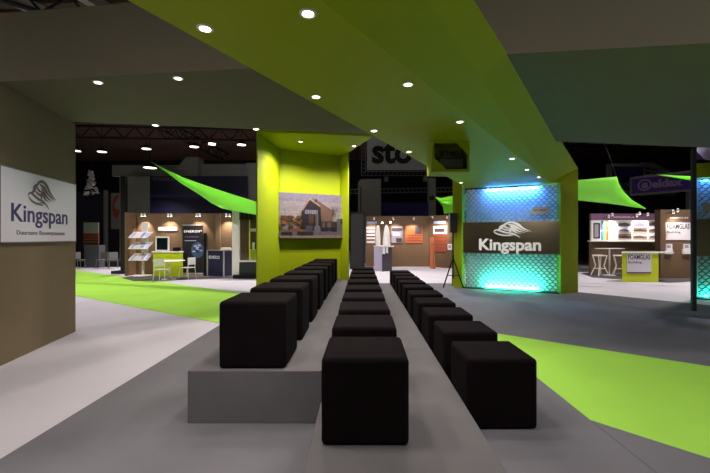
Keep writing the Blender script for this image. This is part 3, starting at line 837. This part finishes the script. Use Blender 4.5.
rect('plinth', 233, 275, 268, 278.8, d_-.1, .4, M_blk, dw)
rect('back_panel', 240, 220, 268, 261, d_+.5, .03, M_brown, dw)
rect('inner_sign', 250, 228.5, 258, 231.5, d_+.44, .03, M_white, dw)
rect('inner_counter', 249.8, 249.5, 264, 260.6, d_+.2, .2, M_lime, dw)
rect('sample', 252, 242.5, 254, 249.4, d_+.25, .08, M_white, dw)
for (x, tx_) in ((141.6,144),(144.6,146),(168.2,166),(171,172),(196.6,196),(199.6,202),(226.3,226),(229.4,230)):
    trackspot(x, 215, D-.28, at(tx_, 236, D), 'track spotlights in the booth with the lime counter', label='small white track spotlight above the lime counter booth')

# ---------------------------------------------------------------- dark structures behind the left booth
bb = thing('billboard', 'huge dark navy billboard rising behind the lime counter booth', 'billboard', (pxs(198,22),22,0))
rect('face', 150, 176, 247, 265.6, 22, .15, mat('billboard_navy', (14,11,36), .4), bb)
rect('light_band', 150, 194, 247, 197, 21.98, .015, mat('navy_band', (32,27,66), .5), bb)
text('lettering', 'SCHÜCO', M_letg, fr_front(21.98), pxs(153,22), pz(180.5,22), 1.35, .17, bb, q=.003, thick=.003, bold=.02)
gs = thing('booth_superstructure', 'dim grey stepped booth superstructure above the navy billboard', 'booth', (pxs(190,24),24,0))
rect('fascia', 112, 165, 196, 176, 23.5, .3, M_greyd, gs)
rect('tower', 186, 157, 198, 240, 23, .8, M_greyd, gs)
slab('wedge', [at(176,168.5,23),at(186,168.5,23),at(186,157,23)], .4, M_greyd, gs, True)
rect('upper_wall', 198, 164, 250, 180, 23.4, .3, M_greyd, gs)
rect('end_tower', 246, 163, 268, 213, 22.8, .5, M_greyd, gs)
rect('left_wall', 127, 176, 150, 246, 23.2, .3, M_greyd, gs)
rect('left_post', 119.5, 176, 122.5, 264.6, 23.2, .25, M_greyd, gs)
pt_ = thing('dark_post', 'dark square post on a flat foot beside the booth wing', 'post', (pxs(122.5,17),17,0))
rect('post', 120.5, 176, 125, 272, 17.2, .2, M_dsteel, pt_); rect('foot', 111, 271, 127, 274, 16.9, .9, M_dsteel, pt_)
fb = thing('dark_booth', 'unlit booth with dark walls beyond the green carpet band', 'booth', (pxs(95,20),20,0))
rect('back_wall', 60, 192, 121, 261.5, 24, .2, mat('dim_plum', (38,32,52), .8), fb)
rect('divider', 103.5, 190, 105, 261, 23.6, .3, M_greyd, fb)
rect('floor_plinth', 60, 261.5, 122, 267, 21, 2.8, M_dsteel, fb)
sw = thing('swirl_banner', 'white banner with an orange and red swirl in the unlit booth', 'banner', (pxs(115,23),23,1))
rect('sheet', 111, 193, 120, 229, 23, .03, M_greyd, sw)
vs = []
L, R = stroke([(.85,.92),(.35,.78),(.25,.55),(.6,.42),(.95,.5)], .1, .16, 6)
f23 = lambda a, b, c=0: Vector((pxs(111,23)+a*.55, 23-.004, pz(229,23)+b*2.18))
n = len(L)
mk('swirl', [f23(*p) for p in L+R], [(j,j+1,n+j+1,n+j) for j in range(n-1)], mat('swirl', (150,60,34), .6), sw, True)
po = thing('display_counter', 'grey counter with an orange striped panel in the unlit booth', 'counter', (pxs(91,20.5),20.5,.2))
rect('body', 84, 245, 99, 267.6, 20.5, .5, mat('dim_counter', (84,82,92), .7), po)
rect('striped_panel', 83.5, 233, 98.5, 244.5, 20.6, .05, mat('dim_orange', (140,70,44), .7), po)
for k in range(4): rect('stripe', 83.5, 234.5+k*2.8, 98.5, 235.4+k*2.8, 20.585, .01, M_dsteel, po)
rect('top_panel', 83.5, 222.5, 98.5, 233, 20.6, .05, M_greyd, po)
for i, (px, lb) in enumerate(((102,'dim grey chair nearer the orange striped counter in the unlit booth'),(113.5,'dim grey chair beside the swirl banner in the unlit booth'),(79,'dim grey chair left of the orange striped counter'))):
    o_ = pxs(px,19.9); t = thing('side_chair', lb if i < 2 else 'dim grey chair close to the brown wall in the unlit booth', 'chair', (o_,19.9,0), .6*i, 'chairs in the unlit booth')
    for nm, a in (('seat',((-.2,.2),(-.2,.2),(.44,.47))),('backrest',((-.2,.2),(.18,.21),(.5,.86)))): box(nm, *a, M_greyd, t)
    for (a, b) in ((-1,-1),(1,-1),(-1,1),(1,1)): tubes('leg', [((a*.17,b*.17,.44),(a*.2,b*.2,.005),.015)], M_greyd, t, n=6)
ch = thing('chandelier', 'white paper-flake chandelier hanging over the unlit booth', 'chandelier', tuple(at(91,195,22)))
tubes('cord', [(at(91.5,171,22), at(91.5,138,22), .012)], M_dsteel, ch, True, n=5)
vs, fs = [], []
for i in range(150):
    t = rr.random(); y = 171+24*t; hw = 1.5+6.5*t**1.3
    c = at(91+rr.uniform(-hw,hw), y, 22+rr.uniform(-.3,.3)*t); a = rr.uniform(0,6.28); e = Vector((math.cos(a),math.sin(a),rr.uniform(-.4,.4)))*.09
    f = Vector((-e.y,e.x,rr.uniform(-.08,.08))); k = len(vs); vs += [c+e,c+f+Vector((0,0,.04)),c-e,c-f]; fs.append((k,k+1,k+2,k+3))
o = mk('flakes', vs, fs, M_whitep, ch, True); o['kind'] = 'stuff'

# ---------------------------------------------------------------- middle booth
D = 21.2
tag(rect('wall_booth_middle', 366, 216, 430, 266.7, D, .15, M_brown), kind='structure')
tag(prism('wall_booth_return', [(pxs(428.5,D),D),(pxs(462,19.6),19.6),(pxs(462,19.6)+.1,19.75),(pxs(428.5,D)+.05,D+.2)], 0, 2.83, M_brown), kind='structure')
frm = fr_front(D-.03)
def panel(name, label, cat, parts, d, th=.03, group=None):
    x0, y0, x1, y1, m = parts[0][1:]
    t = thing(name, label, cat, (pxs((x0+x1)/2,d), d, pz(y1,d)), 0, group)
    for i, (nm, a, b, c, e, mm) in enumerate(parts): rect(nm, a, b, c, e, d-(0 if i == 0 else .012+.002*i), th if i == 0 else .01, mm, t)
    return t
Mw, Md, Mb = M_white, mat('photo_dark', (70,58,66), .5), mat('photo_mid', (150,146,166), .5)
panel('sample_board', 'white sample board with dark red stripes on the brown wall', 'board',
      [('board',366.5,227,375,243,Mw)]+[('stripe',366.7,229+k*3.4,374.8,230.6+k*3.4,mat('stripe_red',(104,52,54),.6)) for k in range(4)], D-.04)
panel('wall_label', 'pale blue name strip above the striped sample board', 'sign', [('strip',367,221.5,377,223.5,mat('pale_blue',(160,176,210),.5))], D-.04)
panel('wall_photo', 'grey photo panel hung beside the white sample tubes', 'photo', [('sheet',391.5,226.5,402.5,243,Mb),('photo',392,228,402,231,Md),('photo',393,233,400,236,Mw),('photo',396,238,402,242,Md)], D-.04)
panel('sample_board', 'orange slatted board with a dark inset on the brown wall', 'board',
      [('board',405.5,226,422.5,243,M_orange),('inset',415,226.2,421.5,234,Md)]+[('slat',406,235+k*2.6,422,235.7+k*2.6,mat('slat_dark',(120,60,36),.6)) for k in range(3)], D-.04)
ru = (Vector((pxs(462,19.6),19.6))-Vector((pxs(428.5,D),D))).normalized()
RP = Vector((pxs(428.5,D),D)); frr_ = frame_m((RP.x,RP.y,0), (ru.x,ru.y,0), (0,0,1))
def rpanel(name, label, cat, parts):
    def sp(px): return on_line(RP, RP+ru, px)
    x0, y0, x1, y1, m = parts[0][1:]
    dmid = frr_((sp(x0)+sp(x1))/2, 0).y
    t = thing(name, label, cat, tuple(frr_((sp(x0)+sp(x1))/2, pz(y1,dmid), .02)))
    for i, (nm, a, b, c, e, mm) in enumerate(parts): plate(nm, frr_, (sp(a),sp(c)), (pz(e,dmid),pz(b,dmid)), (.003+.03*(i>0),.03+.008*(i>0)), mm, t)
rpanel('wall_photo', 'bright photo panel above the rust boards', 'photo', [('sheet',433.5,226,447,234,Mw),('photo',435,228.5,445,232,Md)])
rpanel('wall_label', 'pale blue name strip above the bright photo panel', 'sign', [('strip',434,221,446,223.5,MATS['pale_blue'])])
rpanel('sample_board', 'rust red slatted board below the bright photo panel', 'board', [('board',434,234.6,447,252,M_rust)]+[('slat',434,237+k*3.5,447,237.8+k*3.5,MATS['slat_dark']) for k in range(4)])
rpanel('leaflet_holder', 'small white leaflet holder beside the rust red board', 'holder', [('box',448,244,452,250,Mw),('leaflet',448.6,245,451.4,248,Mb)])
pk = thing('sample_plank', 'tall orange plank sample leaning in the booth corner', 'plank', tuple(at(433,268.5,20)))
mk('board', [at(429.8,269.3,19.9),at(435.6,269.3,19.7),at(435.2,269,20.0),at(430.5,269,20.1),at(430,237.5,20.25),at(433.8,237.5,20.2),at(433.8,237.5,20.3),at(430.2,237.5,20.35)], BF, M_orange, pk, True)
mk('edge', [at(433.4,269.3,19.7),at(434.2,269.3,19.69),at(433,238,20.18),at(432.6,238,20.19)], [(0,1,2,3)], M_rust, pk, True)
kd = 18.3
kc = thing('display_plinth', 'faceted lilac and charcoal plinth in the middle booth', 'plinth', (pxs(383,kd),kd,0))
Y = lambda x, dd: (pxs(x,dd), dd)
slab('pale_side', [(*Y(374,18.5),0),(*Y(382,18.1),0),(*Y(382,18.1),pz(246.5,18.1)),(*Y(374,18.5),pz(246.5,18.1))], .05, mat('lilac_grey', (176,168,190), .6), kc, True)
slab('dark_side', [(*Y(382,18.1),0),(*Y(392,18.4),0),(*Y(392,18.4),pz(246.5,18.1)),(*Y(382,18.1),pz(246.5,18.1))], .05, mat('charcoal', (64,58,64), .6), kc, True)
prism('top', [Y(373.5,18.6),Y(382,18.05),Y(394,18.4),Y(386,19.2)], pz(247,18.1), pz(246,18.1), M_white, kc, True)
zc = pz(246,18.1)
for i, (px, lb) in enumerate(((378,'slim white fabric sample column on the pale side of the plinth'),(386.5,'wide white fabric sample column on the dark side of the plinth'))):
    t = thing('fabric_sample', lb, 'sample', (pxs(px,18.5),18.5,zc))
    prof = [(.115,0),(.12,.3),(.10,.7),(.07,.95),(.03,1.0)] if i == 0 else [(.19,0),(.18,.3),(.14,.65),(.09,.9),(.03,1.02)]
    lathe('drape', prof, (pxs(px,18.5),18.5,zc+.001), M_white, t, True, n=14)
    lathe('clip', [(.03,0),(.03,.05)], (pxs(px,18.5),18.5,zc+1.0), M_dsteel, t, True, n=8)
t = thing('leaflet', 'white leaflets hanging over the plinth edge', 'leaflet', tuple(at(384,254,18)))
mk('sheet', [at(382.3,254,18.02),at(385.2,254,18.06),at(385.2,246.8,18.06),at(382.3,246.8,18.0)], [(0,1,2,3)], M_white, t, True)
mk('sheet', [at(386,252.5,18.1),at(388,253.5,18.15),at(388,247,18.15),at(386,247,18.1)], [(0,1,2,3)], M_white, t, True)
for (x, y, tx_) in ((374,218.5,371),(382.3,222.5,379),(390.5,222,388),(393,218.5,396),(413.8,218.5,413),(432.5,217.5,440),(447,217.5,441)):
    trackspot(x, y, D-.7 if x < 430 else 19.6, at(378,240,18.5) if x == 382.3 else at(386.5,240,18.5) if x == 390.5 else at(tx_, 234, D-.05 if x < 430 else 20.6), 'track spotlights in the middle booth', W=SPOT_W*1.5, label='small white track spotlight above the booth with orange boards', arm=.75 if x < 430 else 1.63 if x < 440 else 1.0)

# ---------------------------------------------------------------- hanging sign and dark things behind the middle booth
D = 26
sn = thing('hanging_sign', 'big dim grey hanging sign with bold dark lettering in a truss frame', 'sign', tuple(at(395,175,D)))
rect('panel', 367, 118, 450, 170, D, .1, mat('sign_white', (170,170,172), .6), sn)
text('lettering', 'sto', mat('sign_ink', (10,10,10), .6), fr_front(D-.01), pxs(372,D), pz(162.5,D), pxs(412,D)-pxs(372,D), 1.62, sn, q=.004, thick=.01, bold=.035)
seg = []
for (a, b) in (((361.5,118),(361.5,175.5)),((365.5,118),(365.5,171.5)),((361.5,175.5),(452,175.5)),((365.5,171.5),(452,171.5))):
    seg.append((at(*a,D-.05), at(*b,D-.05), .035))
for k in range(14): seg.append((at(361.5,118+k*4.1,D-.05), at(365.5,118+((k+.5)%14)*4.1,D-.05), .02))
for k in range(22): seg.append((at(363+k*4.1,175.5,D-.05), at(365+k*4.1,171.5,D-.05), .02))
tubes('truss_frame', seg, mat('truss_grey', (120,120,122), .5, .4), sn, True, n=5)
for x in (387,425):
    tubes('hanger', [(at(x,118,D), at(x,60,D), .03)], M_dsteel, sn, True, n=5)
for i, x in enumerate((386.5,425.5)):
    t = thing('stage_light', 'dim stage light hanging from the truss sign', 'lamp', tuple(at(x,181,D-.3)), 0, 'stage lights under the truss sign')
    rect('housing', x-1.8, 176.5, x+1.8, 181, D-.4, .4, M_greyd, t); tubes('yoke', [(at(x-2.0,180,D-.05), at(x-2.0,175.4,D-.05), .03),(at(x+2.0,180,D-.05), at(x+2.0,175.4,D-.05), .03)], M_dsteel, t, True, n=5)
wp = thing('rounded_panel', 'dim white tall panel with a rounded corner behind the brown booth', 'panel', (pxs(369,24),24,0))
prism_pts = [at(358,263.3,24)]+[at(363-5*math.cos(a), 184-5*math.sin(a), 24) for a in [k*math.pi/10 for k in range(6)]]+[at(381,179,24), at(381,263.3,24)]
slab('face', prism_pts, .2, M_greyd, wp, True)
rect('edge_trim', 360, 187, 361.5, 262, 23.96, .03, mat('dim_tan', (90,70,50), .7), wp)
bl = thing('blue_banner', 'dark blue wide banner stretched above the brown booth', 'banner', tuple(at(405,218,24.5)))
rect('sheet', 381.5, 203, 428.5, 222, 24.5, .04, M_blueb, bl); [rect('leg', x, 203, x+1.2, 262.8, 24.54, .08, M_dsteel, bl) for x in (382,427)]
rect('top_rail', 381.5, 202.2, 428.5, 203.2, 24.46, .08, M_dsteel, bl)
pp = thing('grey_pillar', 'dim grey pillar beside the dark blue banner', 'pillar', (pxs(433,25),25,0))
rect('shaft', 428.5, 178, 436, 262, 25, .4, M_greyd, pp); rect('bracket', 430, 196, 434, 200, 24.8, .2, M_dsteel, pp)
seg = []
for y in (189.5, 193.5): seg.append((at(350,y,27.5), at(456,y-2,27.5), .04))
for k in range(26): seg.append((at(350+k*4.1,189.5-k*.08,27.5), at(352+k*4.1,193.5-k*.08,27.5), .022))
tubes_t = thing('lighting_truss', 'thin grey lighting truss below the big hanging sign', 'truss', tuple(at(403,193,27.5)))
tubes('hanger', [(at(x,189,27.5), at(x,100,27.5), .02) for x in (357,450)], M_dsteel, tubes_t, True, n=5)
tubes('chord', seg[:2], MATS['truss_grey'], tubes_t, True, n=5); tubes('web', seg[2:], MATS['truss_grey'], tubes_t, True, n=5)
db = thing('dark_cabinet', 'tall black cabinet standing between alcove and brown booth', 'cabinet', (pxs(357,19),19.5,0))
rect('body', 350, 212, 364.5, 269.1, 19.5, .6, M_blk, db); rect('door', 351, 214, 363.5, 268, 19.48, .015, M_dsteel, db)

# ---------------------------------------------------------------- right booth
D = 17.4
tag(rect('wall_booth_right', 591, 213.5, 664, 272.9, D, .15, M_brown), kind='structure')
D2 = 15.0
tag(box('wall_booth_pier', (pxs(660.5,D2),pxs(706,D2)), (D2,D2+.3), (.0105,pz(209.5,D2)), M_brown), kind='structure')
carpet('booth_carpet', [(pxs(586,17),D),(pxs(589,15.6),15.4),(pxs(660,13.7)+.2,13.55),(pxs(706,D2),14.4),(pxs(706,D2),D)], .010, M_booth,
       'grey carpet of the booth with the white shelves and bar stools')
hdw = thing('purple_header', 'purple header strip along the top of the shelf wall', 'sign', tuple(at(625,220,D-.05)))
rect('panel', 591, 213.5, 660, 220, D-.06, .058, mat('plum', (112,76,104), .6), hdw)
text('lettering', 'FOAMGLAS BUILDING', M_letw, fr_front(D-.06), pxs(612,D), pz(217.8,D), pxs(633,D)-pxs(612,D), .06, hdw, q=.003, thick=.002)
sf = thing('shelf_panel', 'white display panel of photos over the brown booth wall', 'panel', tuple(at(625,241.5,D-.1)))
rect('panel', 591.3, 220.3, 660, 240.5, D-.09, .088, Mw, sf)
rect('ledge', 590.8, 240.5, 660.5, 241.6, D-.28, .278, Mw, sf)
d_ = D-.1
rect('frame_sample', 593.5, 223, 600, 238.5, d_, .01, M_blk, sf); rect('frame_inset', 594.6, 224.3, 598.6, 237.3, d_-.012, .01, mat('lilac_inset', (168,158,160), .5), sf)
for (a, b) in ((220.9,230),(231,240)):
    lay = [([(0,0),(1,0),(1,1),(0,1)], (60,90,190))]
    for k, c in enumerate(((80,180,220),(120,210,120),(240,220,80),(236,140,50),(210,60,50))):
        lay.append(([(.2+.16*k,0),(1,0),(1,1),(.2+.16*k+.08*math.sin(k*2+a),1)], c))
    printed('heat_map', lambda s, t, q=0.0, a=a, b=b: Vector((pxs(601.2,d_)+s, d_-.004-q, pz(b,d_)+t)), pxs(608,d_)-pxs(601.2,d_), pz(a,d_)-pz(b,d_), lay, M_print, sf)
rect('text_sheet', 610, 221.5, 617, 239.5, d_, .006, mat('sheet', (206,204,208), .5), sf)
for k in range(8): rect('text_line', 611, 223+k*2, 616, 223.5+k*2, d_-.004, .003, Mb, sf)
pcs = [((110,92,84),(70,58,56),(180,176,172)),((150,140,148),(84,76,96),(200,196,196)),((60,50,50),(30,26,30),(96,84,76))]
for ci, (xa, xb) in enumerate(((618.2,631.5),(633,647),(648.3,659.8))):
    for ri, (ya, yb) in enumerate(((221,226.5),(227.2,233),(233.7,239.6))):
        a, b, c = pcs[(ci+ri) % 3]
        lay = [([(0,0),(1,0),(1,1),(0,1)], a), ([(0,.62),(1,.55),(1,1),(0,1)], c), ([(.1,.2),(.7,.15),(.85,.5),(.5,.72),(.15,.6)], b), ([(0,0),(1,0),(1,.2),(0,.26)], (140,128,120) if ri else (90,80,110))]
        printed('photo_print', lambda s, t, q=0.0, xa=xa, yb=yb: Vector((pxs(xa,d_)+s, d_-.002-q, pz(yb,d_)+t)), pxs(xb,d_)-pxs(xa,d_), pz(ya,d_)-pz(yb,d_), lay, M_print, sf)
# counter
fd = 13.75
fc = thing('lime_counter', 'lime green counter with a white poster facing the grey carpet', 'counter', (pxs(641,fd),14,0))
xa, xb = pxs(622,fd), pxs(658.6,fd)
prism('body', [(xa,fd),(xb,fd),(xb+.22,fd+.4),(xa+.32,fd+.4)], .011, pz(253.2,fd), M_lime, fc, True)
prism('top', [(xa-.04,fd-.03),(pxs(673.5,fd),fd-.03),(pxs(675,fd)+.2,fd+.42),(xa+.3,fd+.42)], pz(253.2,fd), pz(252,fd), Mw, fc, True)
px0, px1 = pxs(627,fd), pxs(651,fd)
box('poster', (px0,px1), (fd-.012,fd-.001), (pz(273.5,fd),pz(254,fd)), M_whitep, fc, True)
box('poster_foot', (px0,px1), (fd-.014,fd-.012), (pz(273.5,fd),pz(272,fd)), mat('plum', (0,0,0)), fc, True)
ffc = fr_front(fd-.012)
M_ink = mat('ink', (36,32,34), .5)
text('lettering', 'FOAMGLAS', M_ink, ffc, px0+.03, pz(259.3,fd), (px1-px0)*.92, .17, fc, q=.002, thick=.002, bold=.016)
text('lettering', 'Building', M_ink, ffc, px0+.04, pz(263.2,fd), (px1-px0)*.55, .075, fc, q=.002, thick=.002, bold=.01)
# pier poster
d_ = D2-.02
pt = thing('wall_poster', 'white poster with heavy black lettering on the brown pier', 'poster', tuple(at(678,240,d_)))
rect('sheet', 666, 222.5, 690.6, 240, d_, .018, M_whitep, pt)
text('lettering', 'FOAMGLAS', M_ink, fr_front(d_), pxs(667,d_), pz(228.8,d_), pxs(689.5,d_)-pxs(667,d_), .2, pt, q=.002, thick=.002, bold=.016)
text('lettering', 'Building', M_ink, fr_front(d_), pxs(667.2,d_), pz(233,d_), pxs(680.5,d_)-pxs(667.2,d_), .085, pt, q=.002, thick=.002, bold=.01)
nm = thing('wall_lettering', 'small white lettering on the brown pier above the poster', 'sign', tuple(at(679,218.5,D2-.01)))
text('lettering', 'FOAMGLAS', M_letw, fr_front(D2), pxs(670,D2), pz(218.5,D2), pxs(688,D2)-pxs(670,D2), .06, nm, q=.001, thick=.004, bold=.01)
for i, (x0, lb) in enumerate(((665.8,'white leaflet holder on the pier nearer the lime counter'),(683.6,'white leaflet holder on the pier nearer the slim dark post'))):
    t = thing('leaflet_holder', lb, 'holder', tuple(at(x0+3.5,254,D2-.05)))
    rect('tray', x0, 249, x0+7, 254, D2-.08, .078, Mw, t); rect('leaflet', x0+.4, 244, x0+6.6, 253, D2-.05, .045, M_whitep, t); rect('leaflet_print', x0+1.2, 245, x0+5, 248, D2-.056, .004, Mb, t)
# bar table and stools
td = 16.2
tb = thing('bar_table', 'tall white bar table on a thin pole by the brown wall', 'table', (pxs(609.5,td),td,.01))
tx = pxs(609.5,td); zt = pz(248.2,td)
box('top', (tx-.52,tx+.52), (td-.2,td+.2), (zt-.03,zt), Mw, tb, True, r=.008)
tubes('pole', [((tx,td,.03),(tx,td,zt-.03),.03)], Mw, tb, True); lathe('foot', [(.25,0),(.25,.012),(.05,.03)], (tx,td,.011), Mw, tb, True)
def barstool(px, d, rz, label):
    t = thing('bar_stool', label, 'bar stool', (pxs(px,d),d,.011), rz, 'white bar stools at the bar table')
    h = .82
    mk('seat', [(-.2,-.17,h),(.2,-.17,h),(.2,.17,h),(-.2,.17,h),(-.22,-.19,h+.035),(.22,-.19,h+.035),(.22,.19,h+.06),(-.22,.19,h+.06)], BF, Mw, t)
    for (a, b) in ((-1,-1),(1,-1),(-1,1),(1,1)):
        tubes('leg', [((a*.19,b*.16,h),(a*.11,b*.1,.42),.024),((a*.11,b*.1,.42),(a*.24,b*.22,.01),.022)], Mw, t, n=6)
    tubes('footrest', [((-.14,-.13,.3),(.14,-.13,.3),.014),((-.14,.13,.3),(.14,.13,.3),.014),((-.14,-.13,.3),(-.14,.13,.3),.014),((.14,-.13,.3),(.14,.13,.3),.014)], Mw, t, n=6)
barstool(599.8, 16.1, .15, 'white angular bar stool on the open side of the tall bar table')
barstool(619.3, 16.0, -.5, 'white angular bar stool partly behind the lime counter with poster')
for (x, y) in ((608.8,216.2),(612.3,214.3),(637,215.2),(639.6,213),(648,214.2)):
    trackspot(x, y, D-.5, at(x, 232, D-.1), 'track spotlights over the shelf panel', W=SPOT_W*1.3, label='small white track spotlight above the white photo panel', arm=.43)
for (x, y) in ((673.5,211.5),(677.8,210)):
    trackspot(x, y, D2-.35, at(x, 230, D2), 'track spotlights on the pier', W=SPOT_W*.5, label='small white track spotlight on top of the brown pier', arm=.4)

# ---------------------------------------------------------------- dark signs behind the right booth
D = 25
bs = thing('blue_tower_sign', 'dim blue tower sign with pale lettering behind the lime sail', 'sign', (pxs(628,D),D,0))
rect('face', 612, 166.5, 643.5, 190, D, .15, M_blueb, bs)
rect('column', 609, 190, 634, 262, D, .3, M_greyd, bs); rect('side_rail', 609, 165, 612, 190, D-.05, .3, M_greyd, bs)
rect('top_rail', 609, 163.5, 644, 166.5, D-.05, .3, M_greyd, bs)
text('lettering', 'profi', M_letg, fr_front(D-.02), pxs(614,D), pz(188,D), pxs(632,D)-pxs(614,D), .5, bs, q=.003, thick=.01, bold=.03)
lv = thing('louvre_tower', 'dim grey louvred side wall sloping down behind the purple sign', 'tower', (pxs(658,26),26,4))
slab('face', [at(643.5,190,25.4),at(676,190,28),at(676,174,28),at(653,162.5,25.8),at(643.5,162,25.4)], .2, M_greyd, lv, True)
slab('lower_wall', [at(643.5,261.9,25.4),at(676,259.7,28),at(676,190,28),at(643.5,190,25.4)], .2, M_greyd, lv, True)
for r_ in range(3):
    for k in range(4 if r_ else 2): rect('louvre', 646+k*6, 167.5+r_*4.5+k*1.2, 650.5+k*6, 169.3+r_*4.5+k*1.2, 25.3, .04, M_dsteel, lv)
pu = thing('purple_sign', 'dim purple sign board with a ring emblem and pale lettering', 'sign', tuple(at(662,194,D-2)))
D = 22
SA, SB = at(632,194,23), at(697,188.5,20.5)
su = Vector((SB.x-SA.x,SB.y-SA.y)); SLn = su.length; su.normalize()
SP = Vector((SA.x,SA.y)); zb, zt = SA.z, pz(179,23)
frs = frame_m((SA.x,SA.y,0), (su.x,su.y,0), (0,0,1))
plate('panel', frs, (0,SLn), (zb,zt), (-.2,0), M_purp, pu)
for (a, b, c, e) in ((0,SLn,zb-.1,zb),(0,SLn,zt,zt+.12),(-.1,0,zb-.1,zt+.12),(SLn,SLn+.1,zb-.1,zt+.12)): plate('frame_bar', frs, (a,b), (c,e), (-.2,.05), M_greyd, pu)
sp_ = lambda px: on_line(SP, SP+su, px)
h_ = zt-zb
vs, fs = [], []
cx = (sp_(638.5)+sp_(651))/2; R0 = h_*.40
for k in range(25):
    a = 2*math.pi*k/24
    for r_ in (R0, R0*.74): vs.append(frs(cx+r_*math.cos(a), zb+h_*.52+r_*.95*math.sin(a), .01))
fs = [(2*k,2*k+2,2*k+3,2*k+1) for k in range(24)]
M_letp = mat('lilac_letter', (150,130,180), .5)
mk('ring_emblem', vs, fs, M_letp, pu, True)
text('lettering', 'e', M_letp, frs, cx-R0*.45, zb+h_*.34, R0*.95, h_*.46, pu, q=.01, thick=.01, bold=.06)
text('lettering', 'eldax', M_letp, frs, sp_(652), zb+h_*.3, sp_(683)-sp_(652), h_*.46, pu, q=.01, thick=.01, bold=.05)
lg = thing('sign_post', 'dim grey post carrying the purple sign', 'post', (SB.x-.4,SB.y+.3,0))
rect('post', 689.5, 188, 692.5, 266.9, 21, .25, M_greyd, lg)
dwl = thing('dark_partition', 'black partition wall under the purple sign', 'partition', (pxs(650,23.5),23.5,0))
rect('panel', 600, 196, 700, 262, 23.6, .15, M_blk, dwl)

bpy.context.view_layer.update()
